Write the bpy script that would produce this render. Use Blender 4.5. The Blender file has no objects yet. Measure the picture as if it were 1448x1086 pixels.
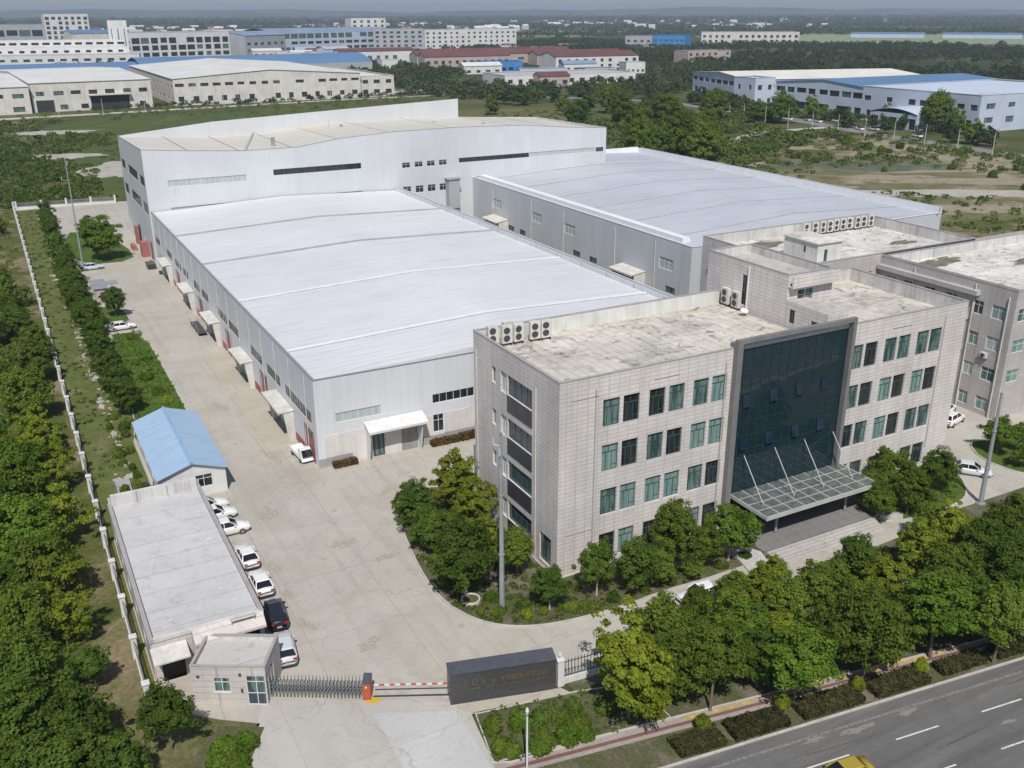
import bpy, math, random
import numpy as np
from mathutils import Vector, Matrix
R = math.radians
rng = random.Random(11)
sc = bpy.context.scene
col = sc.collection

# ------------------------------------------------------------------ helpers
class MB:
    """collects boxes, bars, quads; build() links ONE mesh object"""
    def __init__(s): s.v = []; s.f = []; s.m = []
    def poly(s, pts, mi=0):
        b = len(s.v); s.v += [tuple(p) for p in pts]; s.f.append(tuple(range(b, b + len(pts)))); s.m.append(mi); return s
    def box(s, x0, x1, y0, y1, z0, z1, mi=0):
        b = len(s.v)
        s.v += [(x0,y0,z0),(x1,y0,z0),(x1,y1,z0),(x0,y1,z0),(x0,y0,z1),(x1,y0,z1),(x1,y1,z1),(x0,y1,z1)]
        for q in ((3,2,1,0),(4,5,6,7),(0,1,5,4),(1,2,6,5),(2,3,7,6),(3,0,4,7)):
            s.f.append(tuple(b + i for i in q)); s.m.append(mi)
        return s
    def hexa(s, low, high, mi=0):
        b = len(s.v); s.v += [tuple(p) for p in low] + [tuple(p) for p in high]
        for q in ((3,2,1,0),(4,5,6,7),(0,1,5,4),(1,2,6,5),(2,3,7,6),(3,0,4,7)):
            s.f.append(tuple(b + i for i in q)); s.m.append(mi)
        return s
    def bar(s, p, q, r0, r1=None, n=6, mi=0):
        r1 = r0 if r1 is None else r1
        p = Vector(p); q = Vector(q); d = (q - p).normalized()
        a = d.cross(Vector((0,0,1)));  a = Vector((1,0,0)) if a.length < 1e-4 else a.normalized()
        c = d.cross(a); b = len(s.v)
        for k in range(n):
            t = 2*math.pi*k/n; e = a*math.cos(t) + c*math.sin(t)
            s.v.append(tuple(p + e*r0)); s.v.append(tuple(q + e*r1))
        for k in range(n):
            i = b + 2*k; j = b + 2*((k+1) % n); s.f.append((i, i+1, j+1, j)); s.m.append(mi)
        s.f.append(tuple(b + 2*k for k in range(n))); s.m.append(mi)
        s.f.append(tuple(b + 2*k + 1 for k in reversed(range(n)))); s.m.append(mi)
        return s
    def beam(s, p, q, w, h, mi=0):
        p = Vector(p); q = Vector(q); d = (q - p).normalized()
        a = d.cross(Vector((0,0,1))); a = Vector((1,0,0)) if a.length < 1e-4 else a.normalized()
        c = a.cross(d)
        lo = [p - a*w/2 - c*h/2, p + a*w/2 - c*h/2, p + a*w/2 + c*h/2, p - a*w/2 + c*h/2]
        hi = [x + (q - p) for x in lo]
        return s.hexa(lo, hi, mi)
    def mesh(s, name, mats, smooth=False):
        me = bpy.data.meshes.new(name); me.from_pydata(s.v, [], s.f)
        for m in (mats if isinstance(mats, (list, tuple)) else [mats]): me.materials.append(m)
        me.polygons.foreach_set('material_index', s.m)
        if smooth: me.polygons.foreach_set('use_smooth', [True]*len(s.f))
        me.update(); return me
    def build(s, name, mats, parent=None, loc=(0,0,0), smooth=False, rot=0):
        return link(name, s.mesh(name, mats, smooth), parent, loc, rot)

def _each(s, name, mats, parent=None, loc=(0,0,0)):
    """every loose piece an object of its own"""
    par = list(range(len(s.v)))
    def find(i):
        while par[i] != i: par[i] = par[par[i]]; i = par[i]
        return i
    for f in s.f:
        for b in f[1:]: par[find(f[0])] = find(b)
    grp = {}
    for f, mi in zip(s.f, s.m): grp.setdefault(find(f[0]), []).append((f, mi))
    out = []
    for fs in grp.values():
        m = MB(); mp = {}
        for f, mi in fs:
            for i in f:
                if i not in mp: mp[i] = len(m.v); m.v.append(s.v[i])
            m.f.append(tuple(mp[i] for i in f)); m.m.append(mi)
        out.append(m.build(name, mats, parent, loc))
    return out
MB.each = _each
def link(name, me, parent=None, loc=(0,0,0), rot=0, scale=None):
    o = bpy.data.objects.new(name, me); col.objects.link(o); o.location = loc; o.rotation_euler = (0,0,rot)
    if scale: o.scale = scale
    if parent: o.parent = parent
    return o
def tag(o, label, cat, group=None, kind=None):
    o['label'] = label; o['category'] = cat
    if group: o['group'] = group
    if kind: o['kind'] = kind
    return o
def thing(name, label, cat, loc=(0,0,0), rot=0, group=None):
    return tag(link(name, None, None, loc, rot), label, cat, group)
def struct(name, mb, mats, loc=(0,0,0)):
    o = mb.build(name, mats, None, loc); o['kind'] = 'structure'; return o
def copy_tree(o, parent=None):
    c = o.copy(); col.objects.link(c); c.parent = parent
    for ch in list(o.children): copy_tree(ch, c)
    return c
def dup(o, loc, rot=0, label=None, group=None):
    c = copy_tree(o); c.location = loc; c.rotation_euler = (0,0,rot)
    if label: c['label'] = label
    if group: c['group'] = group
    return c
def np_mesh(name, V, F, mat):
    me = bpy.data.meshes.new(name); nv, nf = len(V), len(F); k = F.shape[1]
    me.vertices.add(nv); me.vertices.foreach_set('co', V.astype(np.float32).ravel())
    me.loops.add(nf*k); me.loops.foreach_set('vertex_index', F.astype(np.int32).ravel())
    me.polygons.add(nf); me.polygons.foreach_set('loop_start', np.arange(0, nf*k, k, dtype=np.int32))
    me.polygons.foreach_set('loop_total', np.full(nf, k, dtype=np.int32))
    me.materials.append(mat); me.update(calc_edges=True); me.validate(); return me

# ------------------------------------------------------------------ materials
class N:
    def __init__(s, name):
        s.m = bpy.data.materials.new(name); s.m.use_nodes = True; s.t = s.m.node_tree; s.t.nodes.clear()
        s.out = s.t.nodes.new('ShaderNodeOutputMaterial')
    def n(s, kind, **kw):
        nd = s.t.nodes.new('ShaderNode' + kind)
        for k, v in kw.items():
            if k.startswith('i_'):
                key = k[2:]; key = int(key) if key.isdigit() else key.replace('_', ' ')
                nd.inputs[key].default_value = v
            else: setattr(nd, k, v)
        return nd
    def l(s, a, b): s.t.links.new(a, b)
    def pos(s, sx=1, sy=1, sz=1):
        g = s.n('NewGeometry'); mp = s.n('Mapping'); mp.inputs['Scale'].default_value = (sx, sy, sz)
        s.l(g.outputs['Position'], mp.inputs['Vector']); return mp.outputs['Vector']
    def wallco(s):
        g = s.n('NewGeometry'); sp = s.n('SeparateXYZ'); s.l(g.outputs['Position'], sp.inputs[0])
        ad = s.n('Math', operation='ADD'); s.l(sp.outputs[0], ad.inputs[0]); s.l(sp.outputs[1], ad.inputs[1])
        cb = s.n('CombineXYZ'); s.l(ad.outputs[0], cb.inputs[0]); s.l(sp.outputs[2], cb.inputs[1]); return cb.outputs[0]
    def noise(s, vec, scale, detail=4, rough=.55, dist=0):
        nd = s.n('TexNoise'); nd.inputs['Scale'].default_value = scale; nd.inputs['Detail'].default_value = detail
        nd.inputs['Roughness'].default_value = rough; nd.inputs['Distortion'].default_value = dist
        s.l(vec, nd.inputs['Vector']); return nd.outputs['Fac']
    def rng(s, val, a, b, c, d):
        nd = s.n('MapRange'); nd.inputs[1].default_value = a; nd.inputs[2].default_value = b
        nd.inputs[3].default_value = c; nd.inputs[4].default_value = d; s.l(val, nd.inputs[0]); return nd.outputs[0]
    def mul(s, colr, val):
        nd = s.n('VectorMath', operation='SCALE')
        s._in(colr, nd.inputs[0]); s.l(val, nd.inputs['Scale']); return nd.outputs[0]
    def _in(s, c, sock):
        if isinstance(c, (tuple, list)):
            sock.default_value = tuple(c[:3]) if len(sock.default_value) == 3 else (c[0], c[1], c[2], 1)
        else: s.l(c, sock)
    def mix(s, fac, a, b):
        nd = s.n('MixRGB'); s._in(a, nd.inputs[1]); s._in(b, nd.inputs[2])
        if isinstance(fac, (int, float)): nd.inputs[0].default_value = fac
        else: s.l(fac, nd.inputs[0])
        return nd.outputs[0]
    def brick(s, vec, w, h, mortar, c1, c2, cm, off=0.0, smooth=.1):
        nd = s.n('TexBrick'); nd.offset = off; nd.squash = 1
        s.l(vec, nd.inputs['Vector']); s._in(c1, nd.inputs['Color1']); s._in(c2, nd.inputs['Color2']); s._in(cm, nd.inputs['Mortar'])
        nd.inputs['Scale'].default_value = 1; nd.inputs['Mortar Size'].default_value = mortar
        nd.inputs['Mortar Smooth'].default_value = smooth
        nd.inputs['Brick Width'].default_value = w; nd.inputs['Row Height'].default_value = h; return nd
    def done(s, colr, rough=.85, metal=0, spec=.3, bump=None, bstr=.3, bdist=.05):
        b = s.n('BsdfPrincipled'); s._in(colr, b.inputs['Base Color'])
        b.inputs['Roughness'].default_value = rough; b.inputs['Metallic'].default_value = metal
        b.inputs['Specular IOR Level'].default_value = spec
        if bump is not None:
            bn = s.n('Bump'); bn.inputs['Strength'].default_value = bstr; bn.inputs['Distance'].default_value = bdist
            s.l(bump, bn.inputs['Height']); s.l(bn.outputs[0], b.inputs['Normal'])
        s.l(b.outputs[0], s.out.inputs[0]); return s.m

def plain(name, c, rough=.7, var=.12, sc1=.6, metal=0, spec=.3, streak=0):
    n = N(name); p = n.pos()
    a = n.rng(n.noise(p, sc1, 5), .3, .7, 1-var, 1+var); cc = n.mul(c, a)
    cc = n.mul(cc, n.rng(n.noise(p, sc1*14, 3), .3, .7, 1-var*.5, 1+var*.5))
    if streak: cc = n.mul(cc, n.rng(n.noise(n.pos(1.6,1.6,.07), 1, 4), .45, .75, 1, 1-streak))
    return n.done(cc, rough, metal, spec)

def tile_wall(name, c, w, h, joint=.035, jd=.62, streak=.2, var=.08):
    n = N(name); v = n.wallco()
    c2 = tuple(x*(1-var) for x in c); cm = tuple(x*jd for x in c)
    br = n.brick(v, w, h, joint, c, c2, cm)
    cc = n.mul(br.outputs['Color'], n.rng(n.noise(n.pos(), .18, 5), .3, .7, .88, 1.1))
    cc = n.mul(cc, n.rng(n.noise(n.pos(1.1,1.1,.06), 1, 5), .5, .8, 1, 1-streak))
    cc = n.mul(cc, n.rng(n.noise(n.pos(), 3, 4), .3, .7, .95, 1.05))
    return n.done(cc, .6, 0, .35)
def metal_wall(name, c, streak=.1, w=1.05, h=6.3):
    n = N(name); v = n.wallco()
    br = n.brick(v, w, h, .03, c, tuple(x*.965 for x in c), tuple(x*.86 for x in c), smooth=.5)
    cc = n.mul(br.outputs['Color'], n.rng(n.noise(n.pos(), .07, 4), .3, .7, .93, 1.06))
    cc = n.mul(cc, n.rng(n.noise(n.pos(.9,.9,.05), 1, 5), .5, .8, 1, 1-streak))
    return n.done(cc, .5, 0, .35)
def metal_roof(name, c, row=.9, dirt=.12, flip=False, width=14, rib=.05, rc=.88):
    n = N(name); v = n.pos()
    if flip:
        g = n.n('NewGeometry'); sp = n.n('SeparateXYZ'); n.l(g.outputs['Position'], sp.inputs[0]); cb = n.n('CombineXYZ')
        n.l(sp.outputs[1], cb.inputs[0]); n.l(sp.outputs[0], cb.inputs[1]); v = cb.outputs[0]
    br = n.brick(v, width, row, rib, c, tuple(x*.97 for x in c), tuple(x*rc for x in c), .5, smooth=.6)
    cc = n.mul(br.outputs['Color'], n.rng(n.noise(n.pos(), .035, 5, .6), .3, .7, .92, 1.05))
    cc = n.mul(cc, n.rng(n.noise(n.pos(.12,1.4,1), 1, 5, .6), .5, .8, 1, 1-dirt))
    return n.done(cc, .5, 0, .3)
def flat_roof(name, c, jw=3.2, jh=2.0, stain=.35, rot=0):
    n = N(name); mp = n.n('Mapping'); g = n.n('NewGeometry'); n.l(g.outputs['Position'], mp.inputs[0]); mp.inputs['Rotation'].default_value = (0,0,rot)
    br = n.brick(mp.outputs[0], jw, jh, .06, c, tuple(x*.93 for x in c), tuple(x*.6 for x in c), .3, smooth=.7)
    cc = n.mul(br.outputs['Color'], n.rng(n.noise(n.pos(), .13, 6, .65, .6), .35, .7, 1.05, 1-stain*.5))
    cc = n.mul(cc, n.rng(n.noise(n.pos(), .5, 6, .7, 1.2), .52, .70, 1, 1-stain))
    cc = n.mul(cc, n.rng(n.noise(n.pos(.09,.5,1), 1, 6, .72, .8), .55, .75, 1, 1-stain*.7))
    cc = n.mul(cc, n.rng(n.noise(n.pos(), 5, 3), .3, .7, .94, 1.05))
    return n.done(cc, .9, 0, .2)
def concrete(name, c, slab=(5.0, 6.0), jd=.72, tracks=True):
    n = N(name); p = n.pos()
    br = n.brick(p, slab[0], slab[1], .05, c, tuple(x*.95 for x in c), tuple(x*jd for x in c), .0, smooth=.3)
    cc = n.mul(br.outputs['Color'], n.rng(n.noise(p, .07, 6, .6, .8), .3, .7, .9, 1.08))
    cc = n.mul(cc, n.rng(n.noise(p, .6, 6, .7, 1.5), .5, .78, 1, .84))
    if tracks:
        cc = n.mul(cc, n.rng(n.noise(n.pos(.55,.035,1), 1, 5, .6, .7), .5, .75, 1, .86))
    if tracks:
        for (ax, ay) in ((47.0, 88.0), (8.0, 112.0)):
            sb = n.n('VectorMath', operation='SUBTRACT'); n.l(p, sb.inputs[0]); sb.inputs[1].default_value = (ax, ay, 0)
            le = n.n('VectorMath', operation='LENGTH'); n.l(sb.outputs[0], le.inputs[0])
            cb = n.n('CombineXYZ'); n.l(le.outputs['Value'], cb.inputs[0]); ar = n.noise(cb.outputs[0], 1.9, 4, .7)
            msk = n.rng(n.noise(p, .05, 3), .42, .62, 0, 1)
            ml = n.n('Math', operation='MULTIPLY'); n.l(n.rng(ar, .54, .68, 0, .16), ml.inputs[0]); n.l(msk, ml.inputs[1])
            iv = n.n('Math', operation='SUBTRACT'); iv.inputs[0].default_value = 1; n.l(ml.outputs[0], iv.inputs[1]); cc = n.mul(cc, iv.outputs[0])
        cc = n.mix(n.rng(n.noise(p, .11, 6, .7, 1), .48, .68, 0, .5), cc, (.34,.295,.225))
    cc = n.mul(cc, n.rng(n.noise(p, 6, 3), .3, .7, .95, 1.05))
    vo = n.n('TexVoronoi', feature='DISTANCE_TO_EDGE'); vo.inputs['Scale'].default_value = .085
    wn = n.n('TexNoise'); wn.inputs['Scale'].default_value = .35; n.l(p, wn.inputs['Vector'])
    av = n.n('VectorMath', operation='MULTIPLY_ADD'); n.l(wn.outputs['Color'], av.inputs[0]); av.inputs[1].default_value = (6,6,0); n.l(p, av.inputs[2])
    n.l(av.outputs[0], vo.inputs['Vector'])
    cc = n.mul(cc, n.rng(vo.outputs['Distance'], 0, .006, .78, 1))
    return n.done(cc, .9, 0, .2)
def grass(name, g1, g2, soil, soilamt=.55, s=1.0):
    n = N(name); p = n.pos()
    cc = n.mix(n.rng(n.noise(p, .35*s, 5, .6), .35, .65, 0, 1), g1, g2)
    cc = n.mix(n.rng(n.noise(p, .16*s, 6, .65, .5), soilamt, soilamt+.14, 0, 1), cc, soil)
    cc = n.mul(cc, n.rng(n.noise(p, 3.5*s, 4, .7), .3, .7, .65, 1.3))
    return n.done(cc, .95, 0, .1)
def leaf(name, c, c2, trans=.3, nscale=.9):
    n = N(name); p = n.pos(); oi = n.n('ObjectInfo')
    cc = n.mix(n.rng(n.noise(p, nscale, 3), .36, .64, 0, 1), c, c2)
    cc = n.mul(cc, n.rng(oi.outputs['Random'], 0, 1, .78, 1.25))
    cc = n.mul(cc, n.rng(n.noise(p, nscale*7, 2), .3, .7, .75, 1.25))
    d = n.n('BsdfDiffuse'); t = n.n('BsdfTranslucent'); n._in(cc, d.inputs[0])
    n._in(n.mix(.25, cc, (.26,.38,.03)), t.inputs[0])
    mx = n.n('MixShader'); mx.inputs[0].default_value = trans; n.l(d.outputs[0], mx.inputs[1]); n.l(t.outputs[0], mx.inputs[2])
    n.l(mx.outputs[0], n.out.inputs[0]); return n.m
def glass(name, c, c2=None, rough=.06, spec=.6, wav=.02):
    n = N(name); p = n.pos()
    cc = c if c2 is None else n.mix(n.rng(n.noise(n.pos(2.2,2.2,.3), 1, 4), .42, .58, 0, 1), c, c2)
    b = n.noise(p, .5, 2)
    return n.done(cc, rough, 0, spec, bump=b, bstr=wav, bdist=.3)

M = {}
M['tile'] = tile_wall('office_tile', (.625,.580,.552), 1.25, .46, .045, .72, .16)
M['tile_side'] = M['tile']
M['tile_cap'] = plain('stone_cap', (.34,.32,.31), .6, .12)
M['granite_frame'] = plain('granite_frame', (.185,.18,.18), .5, .12)
M['annex_wall'] = tile_wall('annex_render', (.47,.44,.42), 2.6, .55, .03, .8, .25)
M['guard_tile'] = tile_wall('guard_tile', (.54,.495,.47), 1.15, .62, .04, .72, .15)
M['metal'] = metal_wall('cladding_pale', (.60,.615,.635), .10)
M['metalB'] = metal_wall('cladding_tall', (.565,.58,.60), .05, 2.1, 13)
M['metalC'] = metal_wall('cladding_right', (.51,.525,.55), .10)
M['plinth'] = plain('plinth_grey', (.33,.32,.32), .8, .12)
M['panel_cream'] = plain('panel_cream', (.60,.575,.55), .7, .08, streak=.12)
M['roofA'] = metal_roof('roof_white', (.625,.632,.645), 1.35, .24, width=31, rib=.14, rc=.91)
M['roofC'] = metal_roof('roof_bluewhite', (.48,.50,.54), 1.35, .26, width=35, rib=.14, rc=.90)
M['roofB'] = metal_roof('roof_cream', (.60,.565,.49), 1.1, .25, True, 40)
M['seam'] = plain('seam_grey', (.36,.36,.36), .6, .15)
M['seam_white'] = plain('seam_white', (.72,.73,.75), .5, .06)
M['white'] = plain('white_paint', (.62,.62,.61), .5, .06, streak=.08)
M['offwhite'] = plain('offwhite', (.56,.54,.50), .8, .14, streak=.15)
M['roof_office'] = flat_roof('roof_office', (.62,.58,.515), 4.6, 1.15, .72, R(90))
M['roof_annex'] = flat_roof('roof_annex', (.69,.66,.615), 6.0, 5.0, .7)
M['roof_tower'] = flat_roof('roof_tower', (.50,.475,.44), 5.0, 4.0, .4)
M['roof_long'] = flat_roof('roof_long', (.52,.515,.51), 31.0, 3.3, .2)
M['roof_guard'] = flat_roof('roof_guard', (.50,.48,.455), 9.0, 9.0, .26)
M['parapet'] = plain('parapet_render', (.56,.545,.52), .85, .15, .4, streak=.3)
M['parapet_white'] = plain('parapet_white', (.60,.60,.57), .85, .10, .4, streak=.2)
M['rubble'] = plain('rubble_pale', (.36,.34,.30), .9, .3, 1.2)
M['stain'] = plain('stain_dark', (.16,.15,.12), .9, .35, .9)
M['frame_teal'] = plain('frame_teal', (.05,.085,.09), .4, .1)
M['frame_white'] = plain('frame_white', (.6,.6,.6), .5, .06)
M['frame_dark'] = plain('frame_dark', (.06,.07,.075), .4, .1)
M['mullion'] = plain('mullion', (.03,.038,.042), .35, .1)
M['g_dark'] = glass('glass_dark', (.012,.016,.018), (.03,.036,.036))
M['g_curtain'] = glass('glass_curtain', (.15,.235,.215), (.215,.31,.285), .12, .5)
M['g_half'] = glass('glass_half', (.035,.055,.055), (.13,.20,.185), .08, .5)
M['g_pale'] = glass('glass_pale', (.36,.42,.40), (.43,.48,.45), .2, .4)
M['g_blue'] = glass('glass_blue', (.03,.05,.07), (.05,.08,.11), .06, .6)
M['g_wall'] = glass('curtain_wall_glass', (.009,.026,.035), None, .03, .8, .012)
M['g_sash'] = glass('open_sash_glass', (.008,.022,.045), None, .05, .8, .01)
M['g_car'] = glass('car_glass', (.01,.012,.015), None, .05, .6, 0)
M['canopy_glass'] = glass('canopy_glass', (.085,.10,.095), (.135,.15,.14), .15, .5)
M['spandrel'] = plain('spandrel_dark', (.055,.055,.065), .35, .2)
M['steel'] = plain('steel_grey', (.34,.355,.37), .45, .14, metal=.3)
M['steel_lite'] = plain('steel_lite', (.50,.50,.48), .45, .1, metal=.2)
M['steel_dark'] = plain('steel_dark', (.055,.058,.062), .45, .15)
M['pink'] = plain('dull_red_paint', (.34,.13,.13), .7, .2, streak=.15)
M['door_grey'] = plain('door_grey', (.27,.27,.27), .5, .15, streak=.2)
M['yard'] = concrete('yard_concrete', (.425,.398,.352), (9.5, 11.0), .76)
M['apron'] = concrete('apron_concrete', (.44,.415,.38), (14, 12), .85, False)
M['patch'] = concrete('patch_concrete', (.42,.385,.315), (9, 3), .8, False)
M['apron_new'] = concrete('apron_new', (.47,.465,.45), (30, 30), .85, False)
M['steps'] = concrete('granite_steps', (.44,.42,.395), (1.8, .9), .8, False)
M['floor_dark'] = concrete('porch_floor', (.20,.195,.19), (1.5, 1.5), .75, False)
M['kerb'] = plain('kerb_stone', (.44,.42,.385), .85, .15)
def asphalt():
    n = N('asphalt'); p = n.pos(); mp = n.n('Mapping'); g = n.n('NewGeometry'); n.l(g.outputs['Position'], mp.inputs[0])
    mp.inputs['Rotation'].default_value = (0,0,.122); mp.inputs['Scale'].default_value = (.03,.8,1)
    cc = n.mul((.125,.122,.118), n.rng(n.noise(mp.outputs[0], 1, 5, .6, .4), .3, .7, .82, 1.25))
    cc = n.mul(cc, n.rng(n.noise(p, .25, 6, .7, 1), .3, .7, .88, 1.1)); cc = n.mul(cc, n.rng(n.noise(p, 9, 3), .3, .7, .85, 1.15))
    return n.done(cc, .9, 0, .25)
M['asphalt'] = asphalt()
def worn(name, c, under, amt):
    n = N(name); p = n.pos(); return n.done(n.mix(n.rng(n.noise(p, 3.2, 5, .7), amt, amt+.16, 0, 1), c, under), .8, 0, .2)
M['mark'] = worn('road_paint', (.60,.59,.56), (.22,.215,.21), .52)
M['worn_line'] = worn('worn_edge_line', (.22,.215,.21), (.135,.132,.128), .42)
M['tar'] = worn('tar_patch', (.085,.083,.082), (.13,.128,.125), .48)
M['pale_tar'] = worn('pale_patch', (.22,.215,.205), (.14,.137,.133), .5)
M['pave'] = tile_wall('paving', (.33,.27,.235), .4, .4, .02, .8)
M['pave'] = concrete('paving_tan', (.36,.31,.275), (.9, .5), .85, False)
M['pave_red'] = concrete('paving_red', (.20,.105,.10), (.6, .4), .8, False)
M['pave_yellow'] = plain('paving_yellow', (.42,.31,.08), .9, .3, 2.2)
M['grass'] = grass('lawn', (.055,.10,.018), (.085,.125,.026), (.15,.125,.07), .62)
M['strip'] = grass('wall_strip', (.085,.11,.03), (.125,.135,.045), (.20,.165,.105), .54)
M['soil'] = grass('bed_soil', (.11,.095,.06), (.07,.09,.03), (.17,.145,.115), .5)
M['woodfloor'] = grass('wood_floor', (.065,.085,.022), (.10,.105,.035), (.21,.17,.105), .49, .6)
M['bare'] = grass('bare_earth', (.115,.115,.05), (.17,.15,.085), (.29,.25,.185), .50, .4)
M['bare_tan'] = grass('bare_tan', (.30,.255,.19), (.24,.21,.14), (.11,.12,.05), .57, .8)
M['slab'] = grass('old_slab', (.40,.38,.34), (.34,.32,.27), (.17,.165,.09), .57, .5)
M['meadow'] = grass('meadow', (.10,.105,.04), (.135,.12,.05), (.17,.14,.075), .55, .3)
M['greenfield'] = grass('green_field', (.055,.085,.022), (.085,.105,.032), (.15,.13,.065), .58, .3)
M['bluemesh'] = grass('dust_net', (.085,.11,.085), (.11,.115,.06), (.17,.165,.12), .5, .5)
M['tan_field'] = grass('tan_field', (.24,.20,.15), (.19,.17,.11), (.28,.235,.19), .5, .02)
M['pale_field'] = grass('pale_field', (.20,.26,.15), (.24,.27,.17), (.32,.31,.25), .62, .03)
M['road_far'] = plain('far_asphalt', (.19,.185,.18), .9, .15, .1)
M['track'] = plain('far_track', (.42,.40,.36), .9, .15, .1)
M['yard_stain'] = worn('yard_stain', (.30,.27,.225), (.40,.365,.31), .44)
def ground_mat():
    n = N('terrain'); p = n.pos()
    cc = n.mix(n.rng(n.noise(p, .03, 6, .62), .38, .62, 0, 1), (.055,.072,.022), (.10,.105,.04))
    cc = n.mix(n.rng(n.noise(p, .012, 6, .66, .6), .55, .66, 0, .9), cc, (.185,.155,.10))
    fld = n.mix(n.rng(n.noise(p, .0016, 3, .5), .45, .55, 0, 1), (.035,.05,.018), (.085,.09,.04))
    fld = n.mix(n.rng(n.noise(n.pos(.3,1,1), .0011, 4, .55), .60, .64, 0, .85), fld, (.19,.16,.11))
    g = n.n('NewGeometry'); le = n.n('VectorMath', operation='LENGTH'); n.l(g.outputs['Position'], le.inputs[0])
    cc = n.mix(n.rng(le.outputs['Value'], 500, 1100, 0, 1), cc, fld)
    cc = n.mul(cc, n.rng(n.noise(p, .5, 4, .7), .3, .7, .7, 1.25))
    return n.done(cc, .95, 0, .1)
M['ground'] = ground_mat()
M['bark'] = plain('bark', (.16,.125,.09), .9, .25, 3)
M['bark_pale'] = plain('bark_limewashed', (.42,.39,.34), .9, .2, 3)
M['leaf_d'] = leaf('leaf_dark', (.060,.110,.018), (.115,.172,.030), .40)
M['leaf_m'] = leaf('leaf_mid', (.088,.140,.020), (.172,.218,.036), .42)
M['leaf_g'] = leaf('leaf_green', (.082,.152,.018), (.155,.232,.034), .42)
M['leaf_y'] = leaf('leaf_yellow', (.165,.21,.024), (.285,.33,.040), .46)
M['leaf_far'] = leaf('leaf_far', (.034,.052,.018), (.062,.08,.03), .2, .05)
M['leaf_shrub'] = leaf('leaf_shrub', (.060,.095,.02), (.115,.145,.038), .25, .12)
M['leaf_brown'] = leaf('leaf_brown', (.034,.036,.016), (.066,.062,.027), .15, 1.2)
M['leaf_redtop'] = leaf('leaf_redtop', (.04,.055,.016), (.15,.07,.04), .2, 2.2)
M['granite_black'] = plain('granite_black', (.055,.055,.058), .35, .2, 5, spec=.5)
M['granite_top'] = plain('granite_top', (.07,.075,.09), .4, .15, 2, spec=.5)
M['gold'] = plain('gold_letters', (.19,.14,.07), .45, .3, 6, metal=.4)
M['red'] = plain('gate_red', (.42,.09,.045), .5, .1)
M['yellow'] = plain('yellow_paint', (.55,.36,.03), .6, .2)
M['hut_roof'] = metal_roof('hut_blue', (.34,.47,.62), .5, .22, flip=False, width=3)
M['blue_roof'] = metal_roof('far_blue_roof', (.105,.20,.345), 4, .1)
M['ridge_blue'] = plain('ridge_blue', (.22,.36,.54), .5, .1)
M['red_roof'] = plain('far_red_roof', (.125,.055,.05), .8, .15, .05)
M['grey_roof'] = plain('far_grey_roof', (.40,.40,.41), .7, .12, .05)
M['lite_roof'] = plain('far_pale_roof', (.58,.57,.55), .7, .1, .05)
M['bluegrey_roof'] = plain('far_bluegrey_roof', (.20,.26,.36), .6, .12, .05)
M['beige_wall'] = plain('far_beige_wall', (.60,.57,.52), .8, .12, .15, streak=.2)
M['white_wall'] = plain('far_white_wall', (.62,.61,.60), .8, .08, .1, streak=.1)
M['grey_wall'] = plain('far_grey_wall', (.36,.37,.39), .8, .1, .1)
M['blue_wall'] = plain('far_blue_wall', (.05,.22,.50), .6, .1, .1)
M['bluewhite_wall'] = plain('far_bluewhite_wall', (.46,.51,.60), .7, .08, .1)
M['pink_wall'] = plain('far_pink_wall', (.42,.34,.31), .8, .1, .1)
M['cream_roof'] = plain('far_cream_roof', (.64,.62,.56), .7, .08, .05)
M['dark_void'] = plain('opening_dark', (.035,.036,.04), .8, .3, .5)
def paint(name, c):
    n = N(name); b = n.n('BsdfPrincipled'); b.inputs['Base Color'].default_value = (*c, 1); b.inputs['Roughness'].default_value = .35
    b.inputs['Coat Weight'].default_value = .6; b.inputs['Coat Roughness'].default_value = .06; n.l(b.outputs[0], n.out.inputs[0]); return n.m
M['car_white'] = paint('car_white', (.74,.74,.74)); M['car_black'] = paint('car_black', (.012,.014,.02))
M['car_silver'] = paint('car_silver', (.55,.56,.58)); M['car_yellow'] = paint('car_yellow', (.33,.255,.035)); M['car_blue'] = paint('car_paleblue', (.50,.58,.68))
M['tyre'] = plain('tyre', (.02,.02,.02), .9, .1); M['rim'] = plain('rim', (.35,.35,.36), .35, .1, metal=.6)
M['lamp_red'] = plain('lamp_red', (.35,.02,.02), .3, .1); M['lamp_clear'] = plain('lamp_clear', (.6,.6,.6), .2, .1); M['plate'] = plain('plate_blue', (.5,.5,.55), .5, .1)
M['purple'] = plain('dark_purple', (.05,.02,.05), .3, .1)

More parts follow.
